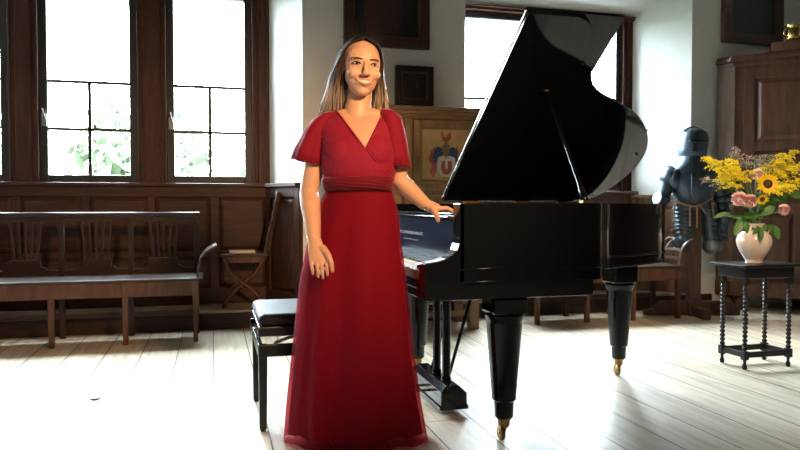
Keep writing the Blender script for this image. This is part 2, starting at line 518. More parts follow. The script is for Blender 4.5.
# dark dado round the unseen sides of the room
struct(MB().box(XL, XR, YF, YF + .04, 0, 2.2).build('trim_9', PANEL))
struct(MB().box(XR - .04, XR, YF, 4.3, 0, 2.2).build('trim_10', PANEL))
mb = MB()
for i in range(0, len(ys), 2): mb.box(XL, XL + .03, ys[i], min(ys[i + 1], YW), 0, 1.15)
for a, b in lw: mb.box(XL, XL + .03, a, b, 0, .95)
struct(mb.build('trim_11', PANEL))
struct(MB().box(BL[1] - .0, BR[0], YW - .02, YW, 0, .14).box(BR[1], 4.72, YW - .02, YW, 0, .14).build('baseboard_back', DARKOAK))

# ------------------------------------------------------------------ outside
GR = struct(MB().box(-60, 70, 8, 90, -3.2, -3.0).build('ground_outside', simple('lawn', (.07, .09, .055), .9, noise=.4, nscale=.5)))
LEAF = simple('tree_leaf', (.040, .055, .030), .8, spec=.2, noise=.4, nscale=.8)
BARK = simple('tree_bark', (.12, .09, .06), .9)
def tree(x, y, h, r, seed, label):
    q = random.Random(seed)
    t = thing('broadleaf_tree', label, 'tree', (x, y, -3.0), 0, 'trees outside the windows')
    mb = MB().tube([(0, 0, 0), (.1, 0, h * .4), (0, .1, h * .8)], [.22, .16, .06], 10)
    for k in range(6):
        a = q.random() * 2 * PI
        mb.tube([(0.05, 0, h * (.35 + k * .07)), (math.cos(a) * r * .7, math.sin(a) * r * .7, h * (.5 + k * .08))], [.08, .02], 6)
    mb.build('trunk', BARK, t, smooth=True)
    mb = MB()
    for k in range(1100):
        while True:
            v = Vector((q.uniform(-1, 1), q.uniform(-1, 1), q.uniform(-1, 1)))
            if .35 < v.length < 1: break
        c = Vector((v.x * r, v.y * r, h * .66 + v.z * h * .34))
        a = Vector((q.gauss(0, 1), q.gauss(0, 1), q.gauss(0, 1))).normalized(); b = a.orthogonal().normalized()
        s_ = q.uniform(.12, .26)
        mb.add([c + a * s_, c + b * s_ * .6, c - a * s_, c - b * s_ * .6], [(0, 1, 2, 3)])
    mb.build('foliage', LEAF, t)
tree(-5.4, 15.5, 6.4, 1.9, 1, 'pale green tree seen low through the left part of the left windows')
tree(-1.5, 17, 6.6, 1.7, 2, 'pale green tree behind the lower panes of the middle window')
tree(2.1, 17, 6.2, 1.6, 3, 'pale green tree behind the lower panes of the window beside the white wall')

# ------------------------------------------------------------------ benches
def bench(label, x_legs, yfront, x0, x1, arm_right=True):
    global POL
    POL = wood('polished_arm_oak', (.05, .024, .015), (.12, .06, .04), .36, 'Z', spec=.9)
    t = thing('wooden_bench', label, 'bench', (x0, yfront, 0))
    L = x1 - x0; dp = .42; zs = .475
    MB().box(-.02, L + .02, -.03, dp, zs - .022, zs).build('seat', DARKOAK, t, bevel=.006)
    MB().box(.02, L - .02, 0, .022, zs - .13, zs - .022).box(.02, L - .02, dp - .05, dp - .028, zs - .10, zs - .022).build('seat_rail', BENCHLEG, t, bevel=.003)
    for xl in x_legs:
        MB().prism([(-.022, 0), (.022, 0), (.022, .044), (-.022, .044)], 0, zs - .022, lambda x, y, z: (xl - x0 + x * (.75 + .5 * z), y - .002, z)).build('leg', BENCHLEG, t, bevel=.003)
        MB().bar((xl - x0, dp - .03, 0), (xl - x0, dp - .045, zs), .04, .04, (0, 1, 0)).build('rear_leg', DARKOAKZ, t, bevel=.003)
    MB().bar((.05, dp - .04, .17), (L - .05, dp - .04, .17), .02, .035).build('stretcher', DARKOAK, t)
    # back
    yb = dp - .03; zt = .955
    MB().box(-.02, L, yb - .035, yb + .025, zt - .035, zt).build('top_rail', DARKOAK, t, bevel=.012)
    MB().box(0, L - .02, yb - .01, yb + .012, zt - .075, zt - .035).build('back_rail', DARKOAK, t, bevel=.003)
    for xl in x_legs:
        MB().box(xl - x0 - .02, xl - x0 + .02, yb - .018, yb + .018, zs, zt - .07).build('back_post', DARKOAKZ, t, bevel=.003)
    for i in range(len(x_legs) - 1):
        cx = (x_legs[i] + x_legs[i + 1]) / 2 - x0
        # carved shoe (cyma shoulders) at the foot of the splat
        prof = [(-.225, 0), (.225, 0), (.225, .03), (.19, .035), (.15, .035), (.125, .055), (.105, .06), (.10, .115), (-.10, .115), (-.105, .06), (-.125, .055), (-.15, .035), (-.19, .035), (-.225, .03)]
        mb = MB().prism(prof, yb - .012, yb + .012, lambda x, y, z: (cx + x, z, zs + .01 + y))
        for k in range(5):
            f = (k - 2) / 2
            mb.bar((cx + f * .075, yb, zs + .11), (cx + f * .105, yb, zt - .06), .016, .012, (0, 1, 0))
        mb.build('splat', DARKOAKZ, t)
    return t, L, dp, zs
def arm(t, x, zs, dp):
    # outward scrolling lattice arm at the end of the bench
    curve = smooth_poly([(x, 0, zs - .02), (x + .010, 0, zs + .07), (x + .030, 0, zs + .14), (x + .070, 0, zs + .195), (x + .130, 0, zs + .225)], 2)
    def strip(y, h, nm):
        mb = MB(); rg = []
        for i, p in enumerate(curve):
            d = (curve[min(i + 1, len(curve) - 1)] - curve[max(i - 1, 0)]).normalized(); n_ = Vector((-d.z, 0, d.x)) * .007
            rg.append([p + n_ + Vector((0, y - h, 0)), p + n_ + Vector((0, y + h, 0)), p - n_ + Vector((0, y + h, 0)), p - n_ + Vector((0, y - h, 0))])
        mb.rings(rg).build(nm, POL, t, bevel=.002)
    strip(.03, .018, 'arm_post'); strip(dp - .06, .018, 'arm_post')
    strip(.145, .011, 'arm_slat'); strip(.255, .011, 'arm_slat')
    for k in (5, 9, len(curve) - 1):
        p = curve[k]; d = (curve[k] - curve[k - 1]).normalized()
        MB().bar((p.x, .012, p.z), (p.x, dp - .042, p.z), .030, .016, Vector((-d.z, 0, d.x))).build('arm_rail', POL, t, bevel=.003)
lx = [-1.10 - .489 * k for k in (3, 2, 1)] + [-1.10, -.611, -.125]
t, L, dp, zs = bench('long dark oak bench with splat back in front of the left windows', lx, 5.355, lx[0] - .03, -.095)
arm(t, L - .02, zs, dp)
rx_ = [2.634, 3.10, 3.55, 4.003]
t, L, dp, zs = bench('dark oak bench behind the tail of the piano with a lattice scroll arm', rx_, 5.35, rx_[0] - .05, 4.04)
arm(t, L - .02, zs, dp)

# ------------------------------------------------------------------ X-frame chair on the platform
cy = 5.90
xa, xb = xy(219, cy), xy(268, cy)
t = thing('scissor_chair', 'old wooden scissor chair with slanting back on the plinth beside the white wall', 'chair', ((xa + xb) / 2, cy, PLH))
h = .45; w2 = (xb - xa) / 2
MB().box(-w2, w2 + .0, 0, .34, h - .022, h).build('seat', PANELX, t, bevel=.005)
MB().box(-w2 + .03, w2 - .03, .03, .31, h - .075, h - .022).build('seat_rail', BENCHLEG, t)
for y in (.03, .30):
    for s_ in (-1, 1):
        pts = smooth_poly([(-s_ * w2 * .85, y + s_ * .008, 0), (-s_ * w2 * .55, y + s_ * .008, .12), (0, y + s_ * .008, .20), (s_ * w2 * .6, y + s_ * .008, .30), (s_ * w2 * .8, y + s_ * .008, h - .03)], 2)
        MB().tube(pts, [(.018, .012)] * len(pts), 8).build('leg', BENCHLEG, t, smooth=True)
MB().bar((0, .02, .20), (0, .32, .20), .02, .02).build('stretcher', BENCHLEG, t)
bt = at_y(279, 192, cy) - Vector(((xa + xb) / 2, cy, PLH))
for y in (.03, .30):
    pts = smooth_poly([(w2 - .03, y, h - .05), (w2 + .0, y, h + .12), (w2 + .05, y, h + .32), (bt.x, y, bt.z)], 2)
    MB().tube(pts, [(.02, .013)] * len(pts), 8).build('back_post', PANEL, t, smooth=True)
mb = MB()
mb.bar((bt.x - .006, .02, bt.z - .04), (bt.x - .006, .31, bt.z - .04), .022, .09)
mb.build('crest_rail', PANEL, t, bevel=.006)
mb = MB()
for y in (.08, .125, .17, .215, .26):
    mb.bar((w2 - .0, y, h + .02), (bt.x - .012, y, bt.z - .06), .010, .03)
mb.build('back_slat', DARKOAKZ, t)
MB().box(-.105, .105, 0, .15, 0, .022).build('c', PAPER)
bk = bpy.data.objects['c']; bk.name = 'closed_book'; bk.location = (xy(242, 6.0), 5.98, PLH + h)
tag(bk, 'pale closed book lying on the seat of the scissor chair', 'book')
bk.modifiers.new('b', 'BEVEL').width = .003

# ------------------------------------------------------------------ heraldic cabinet
yc = 5.31
x0, x1 = xy(333, yc), xy(482, yc)
t = thing('painted_cabinet', 'honey brown wooden cabinet with a painted coat of arms behind the woman', 'cabinet', (x0, yc, 0))
L = x1 - x0; d = .46; zt = 1.80; zb = .27
zc_ = at_y(430, 107, yc).z
zt = zc_
MB().box(.02, L - .02, 0, d, zb, zt - .09).build('body', CHEST, t, bevel=.004)
MB().box(-.03, L + .03, -.05, d, zt - .03, zt).box(-.012, L + .012, -.03, d, zt - .06, zt - .03).box(.008, L - .008, -.012, d, zt - .10, zt - .06).build('cornice', CHESTX, t, bevel=.006)
MB().box(0, L, -.02, d, zb - .04, zb + .03).build('base_moulding', CHESTX, t, bevel=.006)
for xx in (.06, L - .06):
    for yy in (.03, d - .05):
        MB().box(xx - .04, xx + .04, yy - .03, yy + .05, 0, zb - .04).build('foot', CHEST, t, bevel=.006)
MB().box(.06, L - .06, .03, .06, .10, .155).build('stretcher', CHESTX, t, bevel=.004)
def door(xa, xb, za, zbb, crest, nm='door'):
    mb = MB().frame(xa, xb, za, zbb, .055, -.022, 0)
    mb.frame(xa + .055, xb - .055, za + .055, zbb - .055, .018, -.030, -.004)
    mb.box(xa + .055, xb - .055, -.010, 0, za + .055, zbb - .055)
    o = mb.build(nm, CHEST, t, bevel=.003)
    return o
pa, pb = xy(413, yc) - x0, xy(476, yc) - x0
pz0, pz1 = at_y(445, 190, yc).z, at_y(445, 121, yc).z
ctr = (pa + pb) / 2
mb = MB().box(pa - .075, pa - .02, -.03, 0, zb + .03, zt - .1).box(pb + .0, pb + .02, -.02, 0, zb + .03, zt - .1)
mb.build('pilaster', CHEST, t, bevel=.005)
dr = door(pa, pb, pz0, pz1, True)
door(pa, pb, zb + .05, pz0 - .04, False)
door(pa - .10 - (pb - pa), pa - .10, pz0, pz1, False)
door(pa - .10 - (pb - pa), pa - .10, zb + .05, pz0 - .04, False)
MB().box(pa + .05, pb - .05, -.020, -.010, pz0 + .055, pz1 - .055).build('painted_panel', simple('ochre_painted_panel', (.40, .24, .085), .6, noise=.25, nscale=14), dr)
# arms: shield, mantling, helm, crest
RDp = simple('faded_red_paint', (.30, .06, .035), .7); BLp = simple('faded_blue_paint', (.02, .035, .085), .7)
WHp = simple('faded_white_paint', (.50, .46, .36), .7)
def flat(name, pts, mat, dy):
    q = [(ctr + (px - 445) * (pb - pa) / 63, zz) for px, zz in [(p[0], at_y(445, p[1], yc).z) for p in pts]]
    MB().prism(q, -.020 - dy, -.019, lambda x, y, z: (x, z, y)).build(name, mat, dr)
flat('mantling', [(434, 147), (430, 152), (428, 160), (431, 166), (429, 174), (433, 178), (436, 170), (437, 158)], RDp, .002)
flat('mantling', [(449, 150), (456, 147), (460, 154), (459, 164), (461, 172), (457, 178), (454, 170), (453, 158)], RDp, .002)
flat('blue_mantling', [(434, 150), (437, 147), (441, 149), (443, 155), (438, 157), (434, 165), (432, 158)], BLp, .003)
flat('blue_mantling', [(446, 155), (448, 149), (452, 147), (456, 150), (457, 160), (454, 164), (451, 157)], BLp, .003)
flat('shield', [(437, 158), (442, 156), (445, 159), (449, 156), (454, 158), (455, 170), (450, 177), (441, 177), (436, 170)], WHp, .004)
flat('charge', [(441, 161), (444, 161), (444, 169), (447, 169), (447, 161), (451, 162), (451, 171), (447, 175), (442, 174), (440, 168)], RDp, .006)
flat('helm', [(442, 146), (445, 142), (448, 146), (449, 153), (445, 157), (441, 153)], simple('painted_helm', (.16, .10, .05), .6), .005)
flat('crest_figure', [(440, 133), (442, 132), (443, 137), (446, 138), (447, 134), (450, 133), (450, 139), (446, 143), (442, 141)], RDp, .005)
MB().lathe([(.0, -.03), (.012, -.028), (.013, -.012), (.006, 0)], (pa + .03, -.022, (pz0 + pz1) / 2), 12, 'Y').build('knob', BRASS, dr, smooth=True)

# ------------------------------------------------------------------ pictures
def picture(name, label, pxa, pxb, pya, pyb, fw, fmat, canvas, inner=True, figure=None):
    a = at_y(pxa, pya, YW - .05); b = at_y(pxb, pyb, YW - .05)
    x0, x1, z1, z0 = a.x, b.x, a.z, b.z
    t = thing(name, label, 'painting', ((x0 + x1) / 2, YW, z0))
    W = (x1 - x0) / 2; H = z1 - z0
    mb = MB().frame(-W, W, 0, H, fw, -.05, 0)
    mb.build('frame', fmat, t, bevel=.008)
    if inner: MB().frame(-W + fw, W - fw, fw, H - fw, .012, -.04, -.004).build('inner_moulding', simple('dull_gilt', (.11, .07, .03), .5, .3), t, bevel=.002)
    c = MB().box(-W + fw, W - fw, -.02, -.005, fw, H - fw).build('canvas', canvas, t)
    if figure:
        for k, (fx, fz, rx, rz, m) in enumerate(figure):
            n = 20
            MB().prism([(fx + rx * math.cos(2 * PI * i / n), fz + rz * math.sin(2 * PI * i / n)) for i in range(n)], -.021 - .0006 * (k + 1), -.0195, lambda x, y, z: (x, z, y)).build('painted_figure', m, c)
    return t, W, H
DKC = simple('dark_canvas', (.010, .012, .014), .35, noise=.5, nscale=5)
MAHO = wood('mahogany_frame', (.032, .013, .010), (.065, .028, .020), .4, 'X')
picture('framed_painting', 'large dark painting in a mahogany frame above the woman', 344, 430, -62, 49.5, .085, MAHO, DKC,
        figure=[(-.11, .30, .085, .26, simple('dim_figure', (.050, .018, .014), .5)), (.02, .42, .12, .36, simple('dim_robe', (.035, .018, .016), .5))])
picture('framed_portrait', 'small black framed portrait hanging above the painted cabinet', 396, 434, 64.5, 106, .05, simple('black_frame', (.012, .010, .010), .4), simple('teal_canvas', (.010, .018, .020), .4, noise=.4, nscale=9),
        figure=[(.02, .11, .075, .075, simple('portrait_coat', (.016, .016, .016), .5)), (.03, .22, .028, .038, simple('portrait_face', (.035, .030, .024), .5)), (.025, .165, .02, .022, simple('portrait_collar', (.045, .042, .036), .5))])
picture('framed_painting', 'dark painting high on the wall above the corner cupboard', 725, 784, -50, 46.0, .10, wood('brown_frame', (.035, .014, .010), (.08, .035, .022), .4, 'X'), simple('dark_green_canvas', (.004, .012, .010), .35), inner=False)

# ------------------------------------------------------------------ corner cupboard
t = thing('corner_cupboard', 'tall brown panelled cupboard with moulded cornice standing across the right corner', 'cupboard', (4.83, 5.66, 0), -PI / 4)
def toloc(x, y):
    dx, dy = x - 4.83, y - 5.66; c, s = math.cos(PI / 4), math.sin(PI / 4)
    return (dx * c - dy * s, dx * s + dy * c)
LF = 1.10; ztop = 2.41
plan = [(0, 0), (LF, 0), toloc(5.71, 4.88), toloc(5.71, 5.81), toloc(4.765, 5.81)]
MB().prism(plan, .16, ztop).build('body', CUPB, t, bevel=.004)
MB().prism([toloc(4.765, 5.80), toloc(4.752, 5.80), (-.012, -.002), (0, -.004)], .2, ztop - .05).build('side_board', CUPBS, t)
def grow(p, k): 
    o = []
    for (x, y) in p: o.append((x, y))
    o[0] = (o[0][0] - k, o[0][1] - k); o[1] = (o[1][0] + k * .3, o[1][1] - k); o[4] = (o[4][0] - k * .7, o[4][1] + 0)
    return o
MB().prism(grow(plan, .02), ztop - .08, ztop - .04).prism(grow(plan, .045), ztop - .04, ztop).prism(grow(plan, .03), ztop, ztop + .02).build('cornice', CUPB, t, bevel=.006)
MB().prism([(.30, -.07), (LF + .03, -.07), (LF + .03, .2), (.33, .2)], ztop + .02, ztop + .10).prism([(.24, -.075), (.30, -.07), (.33, .2), (.27, .2)], ztop + .01, ztop + .06).build('raised_cornice', CUPB, t, bevel=.01)
MB().prism(grow(plan, .02), .14, .28).build('base_moulding', CUPB, t, bevel=.01)
for q in ((.06, .04), (LF - .06, .04), toloc(4.85, 5.74), toloc(5.62, 5.70)):
    MB().lathe([(.03, 0), (.05, .03), (.05, .10), (.035, .14)], (q[0], q[1] + .02, 0), 14).build('foot', CUPB, t, smooth=True)
for a, b in ((.08, LF - .08),):
    for z0_, z1_, nm in ((1.10, ztop - .12, 'door'), (.32, 1.02, 'door')):
        mb = MB().frame(a, b, z0_, z1_, .09, -.022, 0)
        mb.box(a + .09, b - .09, -.004, .0, z0_ + .09, z1_ - .09)
        dd = mb.build(nm, CUPB, t, bevel=.004)
        zz = (z0_ + z1_) / 2 - (.06 if z0_ > 1 else -.0)
        mb = MB()
        if z0_ > 1:
            mb.box(a + .09, b - .09, -.022, 0, 1.52, 1.60)
            raised_panel(mb, a + .11, b - .11, 1.62, z1_ - .11, -.002, .02)
            raised_panel(mb, a + .11, b - .11, z0_ + .11, 1.50, -.002, .02)
        else:
            mb.box((a + b) / 2 - .04, (a + b) / 2 + .04, -.022, 0, z0_ + .09, z1_ - .09)
            raised_panel(mb, a + .11, (a + b) / 2 - .05, z0_ + .11, z1_ - .11, -.002, .02)
            raised_panel(mb, (a + b) / 2 + .05, b - .11, z0_ + .11, z1_ - .11, -.002, .02)
        mb.build('door_panel', CUPB, dd, bevel=.003)
        MB().lathe([(0, -.045), (.013, -.042), (.014, -.03), (.007, -.022)], (b - .05, 0, zz), 12, 'Y').build('knob', BRASS, dd, smooth=True)
# brass pot on top
t = thing('brass_pot', 'small shiny brass pot standing on top of the corner cupboard', 'pot', (5.22, 5.36, ztop + .02))
MB().lathe([(.0, 0), (.055, 0), (.06, .01), (.035, .03), (.04, .06), (.075, .10), (.085, .15), (.075, .20), (.07, .22), (.088, .235), (.085, .24), (.065, .225), (.07, .15), (.0, .09)], n=24).build('bowl', simple('polished_brass', (.62, .45, .18), .2, 1.0), t, smooth=True)
for s_ in (-1, 1):
    MB().tube(smooth_poly([(s_ * .07, 0, .21), (s_ * .12, 0, .21), (s_ * .12, 0, .14), (s_ * .08, 0, .13)], 2), .007, 8).build('handle', MATS['polished_brass'], t, smooth=True)

# ------------------------------------------------------------------ side table with barley-twist legs
t = thing('side_table', 'small black side table with bobbin turned legs holding the flower vase', 'table', (3.307, 3.672, 0))
hw, hd, zt = .162, .098, .645
TBL = simple('table_black', (.009, .007, .009), .36, spec=.35)
MB().box(-hw - .052, hw + .052, -hd - .05, hd + .06, zt - .018, zt).build('table_top', TBL, t, bevel=.005)
MB().box(-hw - .02, hw + .02, -hd - .02, hd + .02, zt - .085, zt - .018).build('apron', TBL, t, bevel=.004)
for sx in (-1, 1):
    for sy in (-1, 1):
        prof = [(.006, 0), (.012, .004), (.015, .02), (.008, .04), (.010, .055), (.016, .062)]
        mb = MB().lathe(prof, (sx * hw, sy * hd, 0), 14)
        mb.box(sx * hw - .017, sx * hw + .017, sy * hd - .017, sy * hd + .017, .062, .115)
        pr = []
        z = .115; nb = 17; st = (zt - .085 - .115) / nb
        for k in range(nb):
            for q in range(6):
                f = q / 6
                pr.append((.0085 + .008 * math.sin(PI * f), z + (k + f) * st))
        pr.append((.0085, zt - .085))
        mb.lathe(pr, (sx * hw, sy * hd, 0), 12)
        mb.box(sx * hw - .016, sx * hw + .016, sy * hd - .016, sy * hd + .016, zt - .12, zt - .06)
        mb.build('leg', TBL, t, smooth=2)
mb = MB()
for sx in (-1, 1): mb.bar((sx * hw, -hd, .09), (sx * hw, hd, .09), .022, .034)
for sy in (-1, 1): mb.bar((-hw, sy * hd, .09), (hw, sy * hd, .09), .022, .034)
mb.build('stretcher', TBL, t, bevel=.003)
TB = Vector((3.307, 3.672, zt))

# ------------------------------------------------------------------ vase and flowers
VC = Vector((3.290, 3.672, zt))
t = thing('ceramic_vase', 'cream ceramic jug vase holding the bouquet on the small black table', 'vase', VC)
CER = simple('cream_glaze', (.70, .55, .45), .25, coat=.5, noise=.06, nscale=10)
prof = [(.0, 0), (.050, 0), (.053, .006), (.050, .014), (.062, .035), (.090, .085), (.106, .13), (.110, .16), (.100, .195), (.075, .222), (.055, .235), (.052, .25), (.060, .272), (.068, .28), (.064, .28), (.048, .25), (.05, .235), (.09, .19), (.095, .15), (.05, .03), (.0, .02)]
MB().lathe([(r * .95, z * .89) for r, z in prof], n=36).build('vessel', CER, t, smooth=True)
hp = smooth_poly([(.06, .01, .235), (.115, .02, .235), (.125, .02, .19), (.098, .015, .15)], 2)
MB().tube(hp, [(.011, .008)] * len(hp), 10).build('handle', CER, t, smooth=True)
MOUTH = VC + Vector((0, 0, .235))
GREEN = simple('stem_green', (.07, .16, .035), .6, noise=.3, nscale=30)
GREENL = simple('leaf_green', (.06, .17, .03), .5, noise=.35, nscale=20)
YEL = simple('goldenrod_yellow', (.92, .68, .02), .7, noise=.2, nscale=60)
MAUVE = simple('dried_mauve', (.50, .36, .37), .8, noise=.3, nscale=60)
PINK = simple('pink_petals', (.90, .52, .50), .65, noise=.25, nscale=30)
PALEP = simple('pale_pink_petals', (.88, .66, .56), .65, noise=.15, nscale=30)
SUNY = simple('sunflower_yellow', (.95, .60, .01), .6, noise=.2, nscale=25)
BROWN = simple('sunflower_disc', (.05, .022, .008), .85, noise=.5, nscale=90, bump=.8, bscale=200)
right = Vector((CT, -ST, 0)); fwd = Vector((ST, CT, 0)); upv = Vector((0, 0, 1))
DV = VC.x * ST + VC.y * CT
def fpt(px, py, dy=0.0):
    D = DV + dy
    u, f, z = ray(px, py); k = D / f
    return right * (u * k) + fwd * D + Vector((0, 0, CAM_H + z * k))
def stem_pts(tip, n=6):
    j = Vector((R.uniform(-.03, .03), R.uniform(-.02, .02), 0))
    base = MOUTH + j * .4 - Vector((0, 0, .13)); m = MOUTH + j + Vector((0, 0, .03))
    c = m + Vector((0, 0, .6 * (tip.z - m.z)))
    out = [base]
    for i in range(n + 1):
        q = i / n; out.append(m * (1 - q) ** 2 + c * (2 * q * (1 - q)) + tip * q * q)
    return out
def flower_thing(name, label, cat, group, tip):
    return thing(name, label, cat, tuple(MOUTH), 0, group)
def octa(mb, c, r):
    mb.add([c + Vector(v) * r for v in ((1, 0, 0), (-1, 0, 0), (0, 1, 0), (0, -1, 0), (0, 0, 1), (0, 0, -1))],
           [(0, 2, 4), (2, 1, 4), (1, 3, 4), (3, 0, 4), (2, 0, 5), (1, 2, 5), (3, 1, 5), (0, 3, 5)])
def spray(px, py, dy, label, mat, name, cat, group, droop, n=16, ln=.10, dot=.0042, dens=14):
    tip = fpt(px, py, dy); q = R
    t = flower_thing(name, label, cat, group, tip); o = MOUTH
    st = stem_pts(tip, 7)
    MB().tube([p - o for p in st], [.003] * len(st), 6).build('stem', GREEN, t, smooth=True)
    side = (tip - MOUTH); side.z = 0
    side = side.normalized() if side.length > .01 else right
    mb = MB(); tw = MB()
    for k in range(n):
        f = k / (n - 1)
        b = st[-1] * f + st[-3] * (1 - f)
        a = q.uniform(-1.9, 1.9)
        d = (Matrix.Rotation(a, 3, 'Z') @ side)
        L = ln * (1.15 - .55 * f) * q.uniform(.7, 1.15)
        pts = [b + d * (L * s_) + Vector((0, 0, droop * L * (1.3 * s_ - 1.5 * s_ * s_) + .01)) for s_ in (0, .25, .5, .75, 1)]
        tw.tube([p - o for p in pts], .0011, 4, False)
        for m in range(dens):
            s_ = .12 + .88 * (m + q.random()) / dens; i = min(3, int(s_ * 4)); r_ = s_ * 4 - i
            c = pts[i] * (1 - r_) + pts[i + 1] * r_ + Vector((q.gauss(0, .0045), q.gauss(0, .0045), q.gauss(.003, .004)))
            octa(mb, c - o, dot * q.uniform(.7, 1.3))
    tw.build('twig', GREEN, t); mb.build('blossom', mat, t)
gl = [(712, 160, .02, 'goldenrod spray reaching furthest left in the bouquet'), (722, 171, -.05, 'goldenrod spray low on the left of the bouquet'),
      (733, 162, .03, 'goldenrod spray left of the pale pink bloom, upper row'), (741, 172, -.03, 'goldenrod spray just above the pink hydrangea bloom'),
      (727, 181, .0, 'lowest left goldenrod spray next to the armour'), (790, 154, .04, 'tallest goldenrod spray at the upper right of the bouquet'),
      (798, 166, -.02, 'goldenrod spray at the far right edge'), (783, 168, .05, 'goldenrod spray just right of the sunflower head'),
      (797, 182, .02, 'low goldenrod spray at the right edge'), (776, 163, .06, 'goldenrod spray behind the sunflower, upper right'),
      (784, 188, -.02, 'goldenrod spray below right of the sunflower')]
for px, py, dy, lb in gl:
    spray(px, py, dy, 'bright yellow ' + lb, YEL, 'goldenrod_spray', 'flower', 'goldenrod in the bouquet', .35, 20, .115, .0050, 22)
for px, py, dy, lb in [(738, 150, .06, 'dusty mauve dried spray standing highest at the left of the bouquet'), (755, 158, .08, 'dusty mauve dried spray behind the pale pink bloom'), (770, 157, .09, 'dusty mauve dried spray between the two masses of goldenrod'), (708, 180, .03, 'dusty mauve dried spray drooping left towards the armour')]:
    spray(px, py, dy, lb, MAUVE, 'dried_flower_spray', 'flower', 'mauve dried sprays in the bouquet', .2, 20, .11, .0032, 14)

def petal(mb, c, d, n, L, W, cup=.15, seg=4):
    s_ = d.cross(n).normalized(); rows = []
    for i in range(seg + 1):
        f = i / seg; w_ = W * math.sin(PI * min(.999, f * .85 + .12)) ** .8
        p = c + d * (L * f) + n * (cup * L * f * f)
        rows.append((p - s_ * w_ / 2, p + n * (-.1 * w_), p + s_ * w_ / 2))
    vs = [v for r_ in rows for v in r_]
    fs = []
    for i in range(seg):
        for k in range(2): fs.append((i * 3 + k, i * 3 + k + 1, i * 3 + 4 + k, i * 3 + 3 + k))
    mb.add(vs, fs)
def sunflower(px, py, dy, rr, label, face):
    c = fpt(px, py, dy); t = flower_thing('sunflower', label, 'flower', 'sunflowers in the bouquet', c); o = MOUTH
    n = face.normalized(); a = n.orthogonal().normalized(); b = n.cross(a)
    st = stem_pts(c - n * .02); MB().tube([p - o for p in st], .004, 8).build('stem', GREEN, t, smooth=True)
    mb = MB()
    for ring, (cnt, ln, cp) in enumerate(((20, 1.0, .12), (18, .88, .35))):
        for k in range(cnt):
            g = 2 * PI * (k + .5 * ring) / cnt + R.uniform(-.06, .06)
            petal(mb, c - o + n * (.003 * ring), a * math.cos(g) + b * math.sin(g), n, rr * ln * R.uniform(.88, 1.08), rr * .30, cp * R.uniform(.4, 1.3))
    mb.build('petals', SUNY, t, smooth=True)
    rot = n.to_track_quat('Z', 'Y').to_matrix()
    MB().ell(c - o + n * .004, (rr * .42, rr * .42, .011), 20, 8, rot).build('flower_disc', BROWN, t, smooth=True)
    MB().ell(c - o + n * .008, (rr * .22, rr * .22, .011), 16, 8, rot).build('disc_centre', simple('disc_centre_brown', (.13, .05, .012), .9), t, smooth=True)
sunflower(767.5, 184, -.12, .070, 'large open sunflower with a dark centre facing the viewer', -fwd + right * -.1 + upv * .12)
sunflower(762, 199, -.11, .040, 'smaller yellow sunflower tucked below the large one', -fwd - upv * .55)
sunflower(783, 180, -.04, .036, 'small orange yellow sunflower half hidden right of the large one', right * .8 - fwd * .5)
def bloom(px, py, dy, rr, mat, label, name='carnation', flat_=1.0):
    c = fpt(px, py, dy); t = flower_thing(name, label, 'flower', 'pink blooms in the bouquet', c); o = MOUTH
    st = stem_pts(c - Vector((0, 0, .01))); MB().tube([p - o for p in st], .0035, 8).build('stem', GREEN, t, smooth=True)
    mb = MB()
    for k in range(110):
        d = Vector((R.gauss(0, 1), R.gauss(0, 1), R.gauss(.3, 1))).normalized()
        base = c - o + Vector((d.x * rr * .45, d.y * rr * .45, d.z * rr * .45 * flat_))
        petal(mb, base, (d + Vector((R.gauss(0, .25), R.gauss(0, .25), R.gauss(0, .25)))).normalized(), d.orthogonal().normalized(), rr * .55, rr * .5, .3, 3)
    mb.build('petals', mat, t, smooth=True)
bloom(739, 199, -.10, .048, PINK, 'mottled pink bloom low on the left above the vase rim')
bloom(750, 201, -.11, .043, PINK, 'mottled pink bloom directly left of the lower sunflower')
bloom(757, 175, -.05, .042, PALEP, 'pale peach pink bloom behind the large sunflower')
bloom(784, 210, -.08, .038, PINK, 'single pink bloom hanging at the lower right of the bouquet')
def leaf(px, py, dy, L, W, d, label):
    c = fpt(px, py, dy); t = flower_thing('leafy_sprig', label, 'leaf', 'green foliage in the bouquet', c); o = MOUTH
    st = stem_pts(c, 5); MB().tube([p - o for p in st], .0025, 6).build('stem', GREEN, t, smooth=True)
    mb = MB()
    d = (right * d[0] + fwd * d[1] + upv * d[2]).normalized()
    petal(mb, c - o, d, -fwd * .8 + upv * .5, L, W, -.2, 6)
    for k in range(5):
        dd = (d + right * R.uniform(-.9, .9) + upv * R.uniform(-.5, .5)).normalized()
        petal(mb, st[-2 - k % 3] - o, dd, -fwd + upv * .3, L * .8, W * .8, -.25, 5)
    mb.build('leaves', GREENL, t, smooth=True)
for a in [(741, 222, -.09, .09, .05, (-.5, -.3, -.8), 'broad green leaf drooping over the left of the vase rim'), (727, 213, -.03, .08, .03, (-1, 0, -.3), 'narrow green leaf pointing left below the goldenrod'),
          (775, 226, -.08, .08, .045, (.2, -.3, -.9), 'green leaf hanging over the vase handle'), (761, 228, -.12, .075, .03, (0, -.3, -1), 'small green leaf hanging down the middle of the vase'),
          (790, 195, .0, .09, .06, (1, 0, .1), 'broad green leaf at the right of the bouquet'), (737, 190, .03, .07, .035, (-1, 0, .2), 'green leaf beside the left goldenrod stems'),
          (765, 212, -.02, .07, .05, (.4, -.2, .3), 'dark green leaf between the sunflower and the vase rim'), (750, 214, -.03, .07, .05, (-.3, -.3, -.1), 'dark green leaf under the pink blooms'),
          (778, 200, .03, .08, .05, (.6, 0, .5), 'green leaf behind the right pink bloom')]:
    leaf(*a)

